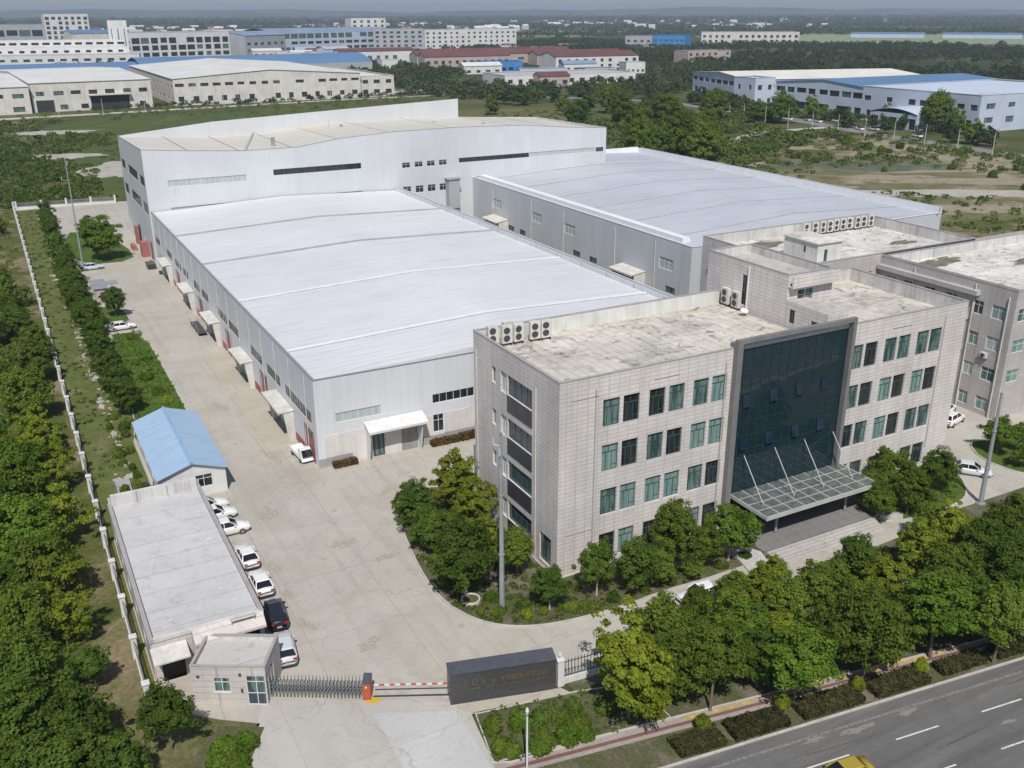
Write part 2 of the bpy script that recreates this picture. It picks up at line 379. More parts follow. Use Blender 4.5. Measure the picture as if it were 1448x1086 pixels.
# ------------------------------------------------------------------ facades, windows
def wall(mb, ox, oy, ux, uy, L, z0, z1, ops=(), depth=.25, mi=0):
    """a wall from (ox,oy) along (ux,uy) seen from outside left-to-right; real openings with reveals"""
    ops = [(a, b, c, d) for a, b, c, d in ops]
    us = sorted(set([0, L] + [o[0] for o in ops] + [o[1] for o in ops])); vs = sorted(set([z0, z1] + [o[2] for o in ops] + [o[3] for o in ops]))
    P = lambda u, v, d=0: (ox + ux*u - uy*d, oy + uy*u + ux*d, v)
    for i in range(len(us)-1):
        for j in range(len(vs)-1):
            a, b, c, d = us[i], us[i+1], vs[j], vs[j+1]; mu, mv = (a+b)/2, (c+d)/2
            if any(o[0] < mu < o[1] and o[2] < mv < o[3] for o in ops): continue
            mb.poly([P(a,c), P(b,c), P(b,d), P(a,d)], mi)
    for a, b, c, d in ops:
        mb.poly([P(a,c), P(a,c,depth), P(b,c,depth), P(b,c)], mi); mb.poly([P(a,d), P(b,d), P(b,d,depth), P(a,d,depth)], mi)
        mb.poly([P(a,c), P(a,d), P(a,d,depth), P(a,c,depth)], mi); mb.poly([P(b,c), P(b,c,depth), P(b,d,depth), P(b,d)], mi)
WC = {}
def win_mesh(w, h, style):
    k = (round(w,2), round(h,2), style)
    if k in WC: return WC[k]
    f = MB(); t = .07; F = 'frame_teal'
    f.box(0, t, 0, .09, 0, h); f.box(w-t, w, 0, .09, 0, h); f.box(t, w-t, 0, .09, 0, t); f.box(t, w-t, 0, .09, h-t, h)
    if style == 'office':
        zt = h*.70; f.box(t, w-t, .004, .086, zt-.04, zt+.04)
        for x in (w*.30, w*.66): f.box(x-.035, x+.035, .01, .08, t, zt-.04)
        f.box(w*.48-.03, w*.48+.03, .01, .08, zt+.04, h-t); f.box(w*.66+.035, w-t, .012, .078, h*.18, h*.18+.05)
    elif style == 'band':
        n = max(2, int(round(w/1.1)))
        for i in range(1, n): f.box(w*i/n-.03, w*i/n+.03, .005, .08, t, h-t)
        F = 'frame_white'
    elif style == 'bandd':
        n = max(2, int(round(w/1.2)))
        for i in range(1, n): f.box(w*i/n-.03, w*i/n+.03, .005, .08, t, h-t)
        F = 'frame_dark'
    elif style == 'cross':
        f.box(w/2-.035, w/2+.035, .005, .08, t, h-t); f.box(t, w/2-.035, .01, .075, h*.66, h*.66+.06); f.box(w/2+.035, w-t, .01, .075, h*.66, h*.66+.06)
        F = 'frame_white'
    elif style in ('big', 'bigd'):
        g_white = style == 'big' and h < 3
        n = max(2, int(round(w/1.35)))
        for i in range(1, n): f.box(w*i/n-.035, w*i/n+.035, .005, .085, t, h-t)
        for i in range(n): f.box(w*i/n+.07, w*(i+1)/n-.07, .012, .08, h*.6, h*.6+.06)
        F = 'frame_white' if g_white else 'frame_teal'
    elif style == 'far':
        f.box(w/2-.05, w/2+.05, .005, .08, t, h-t); F = 'frame_dark'
    fm = f.mesh('window', M[F])
    p = MB().poly([(t*.5, .05, t*.5), (w-t*.5, .05, t*.5), (w-t*.5, .05, h-t*.5), (t*.5, .05, h-t*.5)])
    WC[k] = (fm, {g: p.mesh('pane', M[g]) for g in ('g_dark','g_curtain','g_half','g_pale','g_blue','dark_void','canopy_glass')})
    return WC[k]
def window(par, ox, oy, ux, uy, op, depth, style, g, name='window', label=None, pane=True, sill=None):
    a, b, c, d = op; fm, ps = win_mesh(b-a, d-c, style)
    dd = depth - .11
    loc = (ox + ux*a - uy*dd, oy + uy*a + ux*dd, c); ang = math.atan2(uy, ux)
    o = link(name, fm, par, loc, ang)
    if pane: link('pane', ps[g], o)
    if sill: link('sill', sill, o)
    if label: o['label'] = label
    return o
def facade(par, mb, ox, oy, ux, uy, L, z0, z1, wins, depth=.25, mi=0):
    """wins: (a,b,c,d,style,glass) ; cuts and fills them"""
    wall(mb, ox, oy, ux, uy, L, z0, z1, [w[:4] for w in wins], depth, mi)
    for w in wins:
        if len(w) > 4 and w[4]: window(par, ox, oy, ux, uy, w[:4], depth, w[4], w[5])
def parapet_roof(par, x0, x1, y0, y1, zf, zt, mroof, mpar, t=.24, name_r='roof', name_p='parapet', skip=''):
    """roof deck at zf inside walls of thickness t whose inner faces rise to zt"""
    MB().poly([(x0+t,y0+t,zf),(x1-t,y0+t,zf),(x1-t,y1-t,zf),(x0+t,y1-t,zf)]).build(name_r, mroof, par)
    p = MB(); i = (x0+t, x1-t, y0+t, y1-t)
    p.poly([(x0+t,y0+t,zt),(x1-t,y0+t,zt),(x1-t,y0+t,zf),(x0+t,y0+t,zf)]); p.poly([(x0+t,y1-t,zf),(x1-t,y1-t,zf),(x1-t,y1-t,zt),(x0+t,y1-t,zt)])
    if 'W' not in skip: p.poly([(x0+t,y0+t,zf),(x0+t,y1-t,zf),(x0+t,y1-t,zt),(x0+t,y0+t,zt)])
    if 'E' not in skip: p.poly([(x1-t,y0+t,zt),(x1-t,y1-t,zt),(x1-t,y1-t,zf),(x1-t,y0+t,zf)])
    o = .04
    p.box(x0-o, x1+o, y0-o, y0+t+o, zt-.02, zt+.07, 1); p.box(x0-o, x1+o, y1-t-o, y1+o, zt-.02, zt+.07, 1)
    if 'W' not in skip: p.box(x0-o, x0+t+o, y0+t+o, y1-t-o, zt-.02, zt+.07, 1)
    if 'E' not in skip: p.box(x1-t-o, x1+o, y0+t+o, y1-t-o, zt-.02, zt+.07, 1)
    return p.build(name_p, [mpar, M['tile_cap']], par)
def blob(cx, cy, rx, ry, n=46, jit=.22, rot=0, seed=0):
    r = random.Random(seed); ph = [r.uniform(0, 6.28) for _ in range(6)]; out = []
    for k in range(n):
        t = 2*math.pi*k/n
        q = 1 + jit*(.5*math.sin(2*t+ph[0]) + .4*math.sin(3*t+ph[1]) + .35*math.sin(5*t+ph[2]) + .3*math.sin(9*t+ph[3])) + r.uniform(-.5,.5)*jit*.6
        x, y = rx*q*math.cos(t), ry*q*math.sin(t)
        out.append((cx + x*math.cos(rot) - y*math.sin(rot), cy + x*math.sin(rot) + y*math.cos(rot)))
    return out
def sheet(name, pts, z, mat):
    return struct(name, MB().poly([(x, y, z) for x, y in pts]), mat)
def smooth_poly(pts, it=2, closed=True):
    for _ in range(it):
        o = []; n = len(pts)
        for i in range(n if closed else n-1):
            a, b = pts[i], pts[(i+1) % n]; o += [(a[0]*.75+b[0]*.25, a[1]*.75+b[1]*.25), (a[0]*.25+b[0]*.75, a[1]*.25+b[1]*.75)]
        pts = o if closed else [pts[0]] + o + [pts[-1]]
    return pts
def kerb_along(pts, w=.16, h=.16, z=0.0, closed=True):
    mb = MB(); n = len(pts)
    area = sum(pts[i][0]*pts[(i+1)%n][1] - pts[(i+1)%n][0]*pts[i][1] for i in range(n))
    s = 1 if area > 0 else -1; nor = []
    for i in range(n):
        a = Vector(pts[(i-1) % n] if closed or i else pts[0]); b = Vector(pts[(i+1) % n] if closed or i < n-1 else pts[-1]); d = (b-a).normalized(); nor.append(Vector((d.y, -d.x))*s)
    for i in range(n if closed else n-1):
        j = (i+1) % n; a, b = Vector(pts[i]), Vector(pts[j]); A, B = a + nor[i]*w, b + nor[j]*w
        mb.hexa([(*a,z),(*A,z),(*B,z),(*b,z)] if s > 0 else [(*A,z),(*a,z),(*b,z),(*B,z)], [(*a,z+h),(*A,z+h),(*B,z+h),(*b,z+h)] if s > 0 else [(*A,z+h),(*a,z+h),(*b,z+h),(*B,z+h)])
    return mb

# ------------------------------------------------------------------ camera, sun, sky, haze
YAW, PITCH, ROLL, FPX = .490979, .370554, -.003435, 1357.54
fw = Vector((math.sin(YAW)*math.cos(PITCH), math.cos(YAW)*math.cos(PITCH), -math.sin(PITCH)))
r0 = Vector((math.cos(YAW), -math.sin(YAW), 0)); u0 = r0.cross(fw)
rr = r0*math.cos(ROLL) + u0*math.sin(ROLL); uu = u0*math.cos(ROLL) - r0*math.sin(ROLL)
cd = bpy.data.cameras.new('camera'); cam = bpy.data.objects.new('camera', cd); col.objects.link(cam)
cam.matrix_world = Matrix(((rr.x,uu.x,-fw.x,0),(rr.y,uu.y,-fw.y,0),(rr.z,uu.z,-fw.z,56.4),(0,0,0,1)))
cd.sensor_width = 36; cd.lens = FPX/1448*36; cd.clip_start = 1; cd.clip_end = 60000
sc.camera = cam
SUN = Vector((-.255, -.55, .80)).normalized()
sl = bpy.data.lights.new('sun', 'SUN'); sl.energy = 4.5; sl.angle = R(.5); sl.color = (1, .955, .89)
so = bpy.data.objects.new('sun', sl); col.objects.link(so); so.rotation_euler = (-SUN).to_track_quat('-Z', 'Y').to_euler(); so.location = (0, 0, 200)
w = bpy.data.worlds.new('World'); sc.world = w; w.use_nodes = True; wt = w.node_tree
sky = wt.nodes.new('ShaderNodeTexSky'); sky.sky_type = 'NISHITA'; sky.sun_disc = False
sky.sun_elevation = math.asin(SUN.z); sky.sun_rotation = math.atan2(SUN.x, SUN.y); sky.dust_density = 0.6; sky.air_density = 1.0; sky.altitude = 60
bg = wt.nodes['Background']; bg.inputs[1].default_value = .094; tc = wt.nodes.new('ShaderNodeTexCoord'); sx = wt.nodes.new('ShaderNodeSeparateXYZ'); wt.links.new(tc.outputs['Generated'], sx.inputs[0])
mr = wt.nodes.new('ShaderNodeMapRange'); wt.links.new(sx.outputs[2], mr.inputs[0]); mr.inputs[1].default_value = 0; mr.inputs[2].default_value = .16; mr.inputs[3].default_value = 1; mr.inputs[4].default_value = 0
mt = wt.nodes.new('ShaderNodeMixRGB'); mt.blend_type = 'MULTIPLY'; mt.inputs[2].default_value = (.60, .66, .84, 1); wt.links.new(mr.outputs[0], mt.inputs[0]); wt.links.new(sky.outputs[0], mt.inputs[1]); wt.links.new(mt.outputs[0], bg.inputs[0])
sc.view_settings.view_transform = 'Standard'; sc.view_settings.look = 'None'; sc.view_settings.exposure = 0.0; sc.view_settings.gamma = 1
sc.cycles.max_bounces = 6; sc.cycles.diffuse_bounces = 3; sc.cycles.glossy_bounces = 3; sc.cycles.transmission_bounces = 3; sc.cycles.volume_bounces = 0
sc.cycles.use_denoising = True
hz = MB().box(-16000, 16000, -400, 16500, -1.0, 125).build('haze', [])
tag(hz, 'pale bluish air haze over the whole plain', 'haze', kind='stuff')
hm = bpy.data.materials.new('air'); hm.use_nodes = True; ht = hm.node_tree; ht.nodes.clear()
ho = ht.nodes.new('ShaderNodeOutputMaterial'); pv = ht.nodes.new('ShaderNodeVolumePrincipled')
pv.inputs['Density'].default_value = .000115; pv.inputs['Color'].default_value = (.66, .77, .93, 1); pv.inputs['Anisotropy'].default_value = 0.1
ht.links.new(pv.outputs[0], ho.inputs['Volume']); hz.data.materials.append(hm)

# ------------------------------------------------------------------ ground, roads, beds
struct('ground', MB().poly([(-15000,-300,0),(15000,-300,0),(15000,16000,0),(-15000,16000,0)]), M['ground'])
sheet('yard', [(4.2,60),(10.0,60.5),(27.5,60.5),(40,60.5),(60,61),(132,60.2),(132,128),(106,131),(106,300),(33.5,331),(4.2,331)], .02, M['yard'])
sheet('apron', [(9.2,62.5),(6.6,56),(4.0,48),(27.0,48),(27.3,54.2),(28.4,61.2),(27.0,63.0),(13.0,70.8)], .03, M['apron'])
sheet('apron_slab', [(20.7,48),(27.0,48),(27.0,54.0),(27.3,61.5),(20.9,64.6)], .036, M['apron_new'])
hm_ = MB(); hr_ = random.Random(12); hn = 60; hp = [hr_.uniform(0,6.28) for _ in range(5)]
hz_ = lambda i: 70 + 14*math.sin(i*.35+hp[0]) + 9*math.sin(i*.9+hp[1]) + 5*math.sin(i*2.3+hp[2]) + hr_.uniform(-2,2)
hx = lambda i, rr_: (rr_*math.sin(R(-42+i*100/hn)+.49), rr_*math.cos(R(-42+i*100/hn)+.49)); tops = [hz_(i) for i in range(hn+1)]
for i in range(hn):
    (a, b), (c, d_) = hx(i, 8600), hx(i+1, 8600); (e, f), (g_, h_) = hx(i, 11000), hx(i+1, 11000); (k, l), (m_, n__) = hx(i, 14000), hx(i+1, 14000)
    hm_.poly([(a,b,-.5),(c,d_,-.5),(g_,h_,tops[i+1]),(e,f,tops[i])]); hm_.poly([(e,f,tops[i]),(g_,h_,tops[i+1]),(m_,n__,-.5),(k,l,-.5)])
struct('hills', hm_, M['ground'])
kl = lambda x: 47.2 - .122*(x-40.7)
wo = lambda x: 51.1 - .155*(x-38.2)
wi = lambda x: 52.8 - .162*(x-37.2)
sheet('road', [(27.3,kl(27.3)),(130,kl(130)),(126,kl(130)-34),(16,kl(27.3)-34)], .012, M['asphalt'])
sheet('verge', [(27.2,kl(27.2)+.2),(130,kl(130)+.2),(130,wo(130)),(27.2,wo(27.2))], .06, M['soil'])
sheet('pavement', [(27.2,wo(27.2)),(130,wo(130)),(130,wi(130)),(27.2,wi(27.2))], .05, M['pave'])
sheet('pavement_red_band', [(27.2,wo(27.2)+.45),(130,wo(130)+.45),(130,wo(130)+.45),(130,wi(130)-.30),(27.2,wi(27.2)-.65)][:2] + [(130,wi(130)-.30),(27.2,wi(27.2)-.75)], .054, M['pave_red'])
yb = MB()
for k in range(18):
    x = 44 + k*2.6; L = rng.uniform(.8, 2.3); o = .95 + rng.uniform(-.05,.05)
    yb.poly([(x,wo(x)+o,.058),(x+L,wo(x+L)+o,.058),(x+L,wo(x+L)+o+.32,.058),(x,wo(x)+o+.32,.058)])
struct('pavement_tactile_strip', yb, M['pave_yellow'])
kb = MB()
for k in range(70):
    x = 27.2 + k*1.5; kb.hexa([(x,kl(x),0),(x+1.47,kl(x+1.47),0),(x+1.47,kl(x+1.47)+.2,0),(x,kl(x)+.2,0)], [(x,kl(x),.15),(x+1.47,kl(x+1.47),.15),(x+1.47,kl(x+1.47)+.2,.15),(x,kl(x)+.2,.15)])
for k in range(50):
    x = 27.2 + k*2; kb.hexa([(x,wi(x)-.02,0),(x+1.97,wi(x+1.97)-.02,0),(x+1.97,wi(x+1.97)+.14,0),(x,wi(x)+.14,0)], [(x,wi(x)-.02,.12),(x+1.97,wi(x+1.97)-.02,.12),(x+1.97,wi(x+1.97)+.14,.12),(x,wi(x)+.14,.12)])
struct('kerb', kb, M['kerb'])
rm = MB(); d = Vector((.9925,-.122,0)); nn = Vector((.122,.9925,0))
def dash(x, y, L, w=.15):
    a = Vector((x,y,.016)); rm.poly([a-nn*w/2, a+d*L-nn*w/2, a+d*L+nn*w/2, a+nn*w/2])
for k in range(-2, 9): dash(57.9+k*9.2, 41.0-.122*(k*9.2), 4.5)
for k in range(-2, 9): dash(64.6+k*9.2, 36.15-.122*(k*9.2), 4.5)
struct('road_markings', rm, M['mark'])
el = MB(); a = Vector((30, kl(30)-1.25, .0145)); el.poly([a-nn*.13, a+d*95-nn*.13, a+d*95+nn*.13, a+nn*.13]); struct('road_edge_line', el, M['worn_line'])
tp = MB(); rt_ = random.Random(77)
for (x, y, L, w_, an) in ((60,38.6,6,.10,.10),(70,36.8,9,.08,.02),(78,35.2,12,.09,-.02),(64,33.5,8,.5,0),(83,37.5,14,.1,.03),(50,43.2,7,.07,-.02),(72,41.2,10,.07,.05)):
    q = (d + nn*an).normalized(); m_ = Vector((-q.y, q.x, 0)); a = Vector((x,y,.0135)); tp.poly([a-m_*w_, a+q*L-m_*w_*.5, a+q*L+m_*w_*.5, a+m_*w_])
struct('road_tar_strips', tp, M['tar'])
pp_ = MB()
for k, (x, y, a_, b_) in enumerate(((56,43.4,1.5,.35),(61.5,42.9,.9,.3),(68,38.0,.7,.2),(52,44.2,1.1,.2),(75,37.3,1.0,.2))): pp_.poly([(px,py,.0138) for px,py in blob(x, y, a_, b_, 26, .4, -.12, 90+k)])
struct('road_pale_patches', pp_, M['pale_tar'])
mh = MB()
for x, y in ((24.2,84),(29.5,101),(23.5,126),(33.0,72.5),(62,64.4),(79,64.6),(108.5,75),(23.6,158)):
    mh.poly([(x+.38*math.cos(t*.5236), y+.38*math.sin(t*.5236), .026) for t in range(12)])
struct('yard_manhole_covers', mh, M['plinth'])
ys = MB()
for k, (x, y, a_, b_) in enumerate(((28,93,1.6,.9),(22.5,104,.9,1.8),(31,88,1.2,.6),(24,74,1.3,.8),(37.5,103,1.8,.8),(27,120,1.0,2.4),(24.6,141,.8,2.0),(30,66.2,1.8,.5),(19.5,86,.5,1.1),(19.6,80,.6,1.2),(19.5,92,.5,1.2))): ys.poly([(px,py,.0235+.0002*k) for px,py in blob(x, y, a_, b_, 30, .4, .3, 120+k)])
struct('yard_oil_stains', ys, M['yard_stain'])

# planting beds inside the plant
strip_pts = [(4.3,76),(5.0,79),(5.0,106.5),(10.9,106.5),(10.9,112.0),(19.4,133.6),(19.9,150),(19.9,186.3),(14.4,186.5),(14.4,190.6),(18.9,191.0),(18.7,236),(13.5,238),(13.5,245.4),(26.3,244.8),(26.8,262),(22,286),(15.5,290),(13,329),(4.3,329)]
sheet('wall_strip', [(4.3,75.5),(5.0,75.5),(5.0,106.8),(11.0,106.8),(11.0,133.6),(12.5,142),(13.2,329),(4.3,329)], .03, M['strip'])
lawns = {'lawn_middle': [(11.2,133.8),(19.6,133.8),(19.9,150),(19.9,186.0),(13.6,186.2),(13.2,160),(12.6,143)],
         'lawn_by_shelter': [(13.2,192),(18.9,191.6),(18.7,205),(13.4,207)],
         'lawn_far': [(13.4,246),(27.3,244.6),(27.6,262),(22.5,285),(14,288)]}
for nme, pts in lawns.items():
    q = smooth_poly(pts, 1); sheet(nme, q, .12, M['grass']); struct(nme + '_kerb', kerb_along(q, .14, .15), M['kerb'])
office_bed = [(45.3,99.5),(40.5,101.5),(36.4,98.5),(35.2,93.5),(33.6,84.7),(33.1,78.8),(33.7,74.9),(35.5,71.4),(38.3,69.3),(42.3,68.1),(48.8,67.6),(54.3,67.9),(59.3,67.6),(66.6,67.6),(66.6,74.9),(45.3,74.9)]
ob = smooth_poly(office_bed[:-3], 2, False) + office_bed[-3:]
sheet('office_bed', ob, .12, M['soil']); struct('office_bed_kerb', kerb_along(ob, .18, .18), M['kerb'])
right_bed = smooth_poly([(84.6,74.9),(84.4,70.0),(86,66.8),(92,65.9),(98.5,66.3),(101.6,68.4),(103.8,71.2),(104.6,74.9)], 2, False)
sheet('entrance_bed', right_bed, .12, M['grass']); struct('entrance_bed_kerb', kerb_along(right_bed, .18, .18), M['kerb'])
corner_bed = smooth_poly([(110.4,72.5),(112.8,76.6),(115,77.4),(119,75.2),(121,70),(117,66.5),(111.6,66.4)], 2)
sheet('corner_bed', corner_bed, .12, M['grass']); struct('corner_bed_kerb', kerb_along(corner_bed, .18, .18), M['kerb'])
sign_bed = [(28.6,60.2),(27.4,54.5),(28.6,53.9),(37.2,52.9),(43,52.0),(43,57),(37.6,58.6)]
sheet('sign_bed', sign_bed, .10, M['soil']); struct('sign_bed_kerb', kerb_along(sign_bed, .14, .16), M['kerb'])
sheet('tree_strip', [(43,wi(43)+.2),(130,wi(130)+.2),(130,64.9),(96,65.2),(86,64.0),(70,63.2),(60,62.6),(46,62.0),(41.5,60.5),(37.5,60.2),(37.7,58.8),(43.1,57.1)], .06, M['soil'])
sheet('sign_ledge', [(27.4,62.0),(28.5,60.6),(37.3,58.7),(36.8,59.8)], .07, M['patch'])
sheet('wood_floor', [(-70,44),(3.0,44),(6.2,56),(8.8,62.4),(8.9,64.5),(12.0,68.0),(9.0,70.2),(4.0,74.9),(3.6,331),(-90,331)], .03, M['woodfloor'])
sheet('hedge_bed', [(6.2,60.5),(9.3,62.6),(12.2,67.4),(8.6,69.5),(5.8,66)], .05, M['soil'])
# worn patches on the works road along the white hall
for k, (y0, y1) in enumerate([(121,146),(150,166)]):
    sheet('road_patch', [(26.6,y0),(31.2,y0),(31.2,y1),(27.0,y1),(26.5,y0+9)], .028, M['patch'])
# beyond the wall: fields, tracks, bare ground
sheet('meadow', [(30,335),(170,300),(330,420),(320,520),(250,600),(60,610),(20,560),(25,420)], .03, M['greenfield'])
sheet('meadow_dry', blob(262,502,62,44,40,.15,.5,3), .05, M['meadow'])
sheet('left_scrub', [(-90,333),(29,333),(20,430),(28,620),(-90,640)], .03, M['woodfloor'])
for k, (x, y, a, b, s_) in enumerate([(29,548,15,13,1),(27,452,13,10,2),(45,405,10,30,3)]):
    sheet('old_slab', blob(x, y, a*1.25, b*.85, 60, .26, -.45, s_), .05, M['slab'])
sheet('far_track', [(-60,618),(20,628),(230,655),(300,655),(300,661),(230,663),(10,637),(-60,627)], .06, M['track'])
sheet('far_yard', blob(262,700,60,24,40,.12,.2,5), .05, M['slab'])
rdir = Vector((19.5,113,0)).normalized(); rn = Vector((rdir.y,-rdir.x,0))
def strip_road(name, pts, wd, z, mat):
    mb = MB()
    for (a, b) in zip(pts[:-1], pts[1:]):
        A, B = Vector((*a, z)), Vector((*b, z)); t = (B-A).normalized(); n_ = Vector((-t.y, t.x, 0))*wd/2
        mb.poly([A-n_, B-n_, B+n_, A+n_])
    return struct(name, mb, mat)
strip_road('estate_road', [(372,150),(374,254),(381,335),(397,420),(400,540),(330,640),(240,790),(160,1000)], 11, .07, M['road_far'])
strip_road('estate_track', [(262,318),(300,352),(340,372),(384,372)], 6, .062, M['track'])
sheet('bare_land', [(200,120),(370,120),(366,262),(376,340),(330,352),(262,300),(214,262)], .04, M['bare'])
sheet('scrub_band', blob(278,300,70,16,40,.15,.35,6), .05, M['woodfloor'])
for k, (x, y, a, b, q) in enumerate(((334,240,38,13,-.5),(262,292,26,6,-.5),(318,318,24,6,-.5),(350,262,22,9,-.6),(300,226,30,7,-.5),(285,245,16,5,-.4),(340,205,30,9,-.5),(246,240,14,5,-.5),(355,300,10,16,0),(262,190,22,6,-.5),(318,170,30,8,-.5))):
    sheet('bare_patch', blob(x, y, a, b, 46, .3, q, 60+k), .0565+.0012*k, M['bare_tan'])
sheet('netted_pit', blob(297,268,36,15,50,.25,-.5,7), .0712, M['bluemesh'])
sheet('rubble_slab', blob(270,216,32,8,56,.3,-.5,8), .073, M['slab'])
sheet('rubble_slab', blob(300,196,18,6,40,.3,-.5,9), .0742, M['slab'])
sheet('scrub_patch', blob(238,160,26,18,40,.2,.6,10), .052, M['woodfloor'])
sheet('tan_field', [(2300,3300),(3060,3500),(4400,3500),(6200,2600),(6900,2800),(5000,4300),(3000,4300),(1900,3700)], .2, M['tan_field'])
sheet('airfield', [(1250,1500),(1800,900),(2100,700),(2600,900),(2150,1700),(1800,2000),(1500,1900)], .15, M['pale_field'])
sheet('tan_field', blob(1500,2600,330,140,40,.2,-.6,11), .2, M['tan_field'])
sheet('pale_yard', blob(1180,2150,170,70,40,.2,-.6,12), .2, M['pale_field'])

# ------------------------------------------------------------------ office block
office = thing('office_building', 'four storey grey tiled office block with dark glass curtain wall and entrance canopy', 'office building', (45.4, 75, 0))
OW, OD, OH = 59.6, 19.3, 22.4
fr = MB(); pr = random.Random(3)
wins = []
for ri, zt in enumerate((19.65, 14.55, 9.4, 4.05)):
    for x in (50.6, 53.08, 56.35, 58.88, 62.1, 64.6, 85.2, 87.6, 90.85, 93.2, 96.45, 98.75):
        g = pr.choice(['g_curtain', 'g_half', 'g_dark', 'g_half', 'g_dark', 'g_dark', 'g_curtain', 'g_half'])
        wins.append((x-45.4, x-45.4+2.05, zt-3.05, zt, 'office', g))
full = wins + [(22.3, 39.4, .95, 22.05, None, None)]
facade(office, fr, 0, 0, 1, 0, OW, 0, OH, full, .3)
# left side: u runs from the back corner towards the front
sw = []
for zt in (19.7, 14.6, 9.5, 4.4):
    sw.append((8.3, 13.8, zt-2.3, zt, 'bigd', 'g_blue'))
    sw.append((6.7, 8.05, zt-2.4, zt, 'cross', 'g_pale')); sw.append((4.6, 5.6, zt-2.0, zt-.1, 'cross', 'g_half'))
sw.append((15.6, 18.0, .8, 4.2, 'big', 'g_half'))
facade(office, fr, 0, OD, 0, -1, OD, 0, OH, sw, .3)
wall(fr, OW, 0, 0, 1, OD, 0, OH); wall(fr, OW, OD, -1, 0, OW, 0, OH)
fr.build('wall', M['tile'], office)
sp = MB()
for zt in (19.7, 14.6, 9.5, 4.4):
    sp.box(-.06, .1, OD-13.8, OD-8.3, zt-4.25, zt-2.32)
sp.each('spandrel_panel', M['spandrel'], office)
pl = MB()
for y in (4.5, 18.3): pl.bar((-.12, y, .2), (-.12, y, 20.4), .075)
pl.each('downpipe', M['offwhite'], office)
gr = MB()
for x in (4.2, 20.9, 39.9, 55.6):
    gr.box(x, x+.16, -.05, .0-.003, 3.2, 21.0)
for x, z in ((1.0, 5.0), (1.4, 20.2), (11.5, 20.7), (46.5, 20.8)): gr.box(x, x+3.2, -.05, -.003, z, z+.09)
gr.each('facade_groove_trim', M['tile_cap'], office)
# roof decks: left wing, right wing
parapet_roof(office, 0, 35.9, 0, OD, 20.6, OH, M['roof_office'], M['parapet_white'], .25, skip='E')
parapet_roof(office, 39.6, OW, 0, OD, 20.6, OH, M['roof_office'], M['parapet'], .25, skip='W')
MB().box(35.95, 39.55, .26, OD, 20.3, 20.55).build('roof', M['roof_office'], office)
# stair tower on the roof
tw = MB(); TX0, TX1, TY0, TY1, TZ = 36.1, 43.4, 7.4, 22.3, 27.0
facade(office, tw, TX0, TY1, 0, -1, TY1-TY0, 20.56, TZ, [(6.9, 7.8, 21.4, 25.3, 'far', 'g_dark')], .2)
facade(office, tw, TX0, TY0, 1, 0, TX1-TX0, 20.56, TZ, [(1.7, 4.2, 22.8, 25.0, 'cross', 'g_half')], .2)
wall(tw, TX1, TY0, 0, 1, TY1-TY0, 20.56, TZ); wall(tw, TX1, TY1, -1, 0, TX1-TX0, 20.0, TZ)
tw.build('stair_tower', M['tile_side'], office)
MB().box(TX0+.02, TX1+.3, TY0-.85, TY0-.02, 25.5, 25.65).box(TX0+.02, TX1+.3, TY0-.85, TY0-.65, 25.653, 26.9).build('tower_eave', M['tile'], office)
parapet_roof(office, TX0, TX1, TY0, TY1, 25.9, TZ, M['roof_tower'], M['parapet'], .22, 'tower_roof', 'tower_parapet')
MB().bar((TX0-.1, 14.2-.0, 20.7), (TX0-.1, 14.2, 26.6), .11).each('downpipe', M['white'], office)
lb = MB()
facade(office, lb, TX0, TY0-.05, 0, -1, TY0-.6, 20.56, 23.9, [(.6, 1.5, 21.3, 23.0, 'far', 'g_dark'), (4.2, 5.2, 21.9, 22.5, 'far', 'g_dark')], .2)
wall(lb, TX0, .55, 1, 0, 3.3, 20.56, 23.9); wall(lb, TX0+3.3, .55, 0, 1, TY0-.6, 20.56, 23.9)
lb.poly([(TX0,.55,23.9),(TX0+3.3,.55,23.9),(TX0+3.3,TY0-.05,23.9),(TX0,TY0-.05,23.9)], 1)
lb.build('lobby_penthouse', [M['tile_side'], M['roof_tower']], office)
# curtain wall
cw = MB(); x0, x1, z0, z1 = 22.3, 39.4, .95, 22.05
nx, nz = 13, 12
for i in range(nx+1): cw.box(x0+(x1-x0)*i/nx-.03, x0+(x1-x0)*i/nx+.03, .04, .14, z0, z1)
for j in range(nz+1):
    z = z0+(z1-z0)*j/nz
    for i in range(nx): cw.box(x0+(x1-x0)*i/nx+.03, x0+(x1-x0)*(i+1)/nx-.03, .05, .13, z-.03, z+.03)
cwo = cw.build('curtain_wall', M['mullion'], office)
gp = MB(); r2 = random.Random(9)
for i in range(nx):
    for j in range(nz):
        a, b = x0+(x1-x0)*i/nx, x0+(x1-x0)*(i+1)/nx; c, d_ = z0+(z1-z0)*j/nz, z0+(z1-z0)*(j+1)/nz
        e = [r2.uniform(-.004,.004) for _ in range(3)]
        gp.poly([(a,.09+e[0],c),(b,.09+e[1],c),(b,.09+e[1]+e[2],d_),(a,.09+e[0]+e[2],d_)])
gp.build('pane', M['g_wall'], cwo)
for (i, j) in ((1,8),(4,8),(7,8),(10,8),(1,5),(4,5),(7,5),(10,5)):
    a = x0+(x1-x0)*i/nx+.12; wd = 1.05; z = z0+(z1-z0)*j/nz+.1; h = 1.45
    s = MB().poly([(a,.0,z+h),(a+wd,.0,z+h),(a+wd,-.20,z),(a,-.20,z)]); s.build('open_sash', M['g_sash'], cwo)
fm = MB()
fm.box(21.85, 22.6, -.7, -.004, .0, 22.98); fm.box(39.0, 39.5, -.7, -.004, 0, 22.98)
fm.box(21.85, 39.5, -.7, -.2, 22.983, 23.45)
fm.box(21.85, 22.6, .004, .6, 22.47, 22.98); fm.box(39.0, 39.5, .004, .6, 22.47, 22.98)
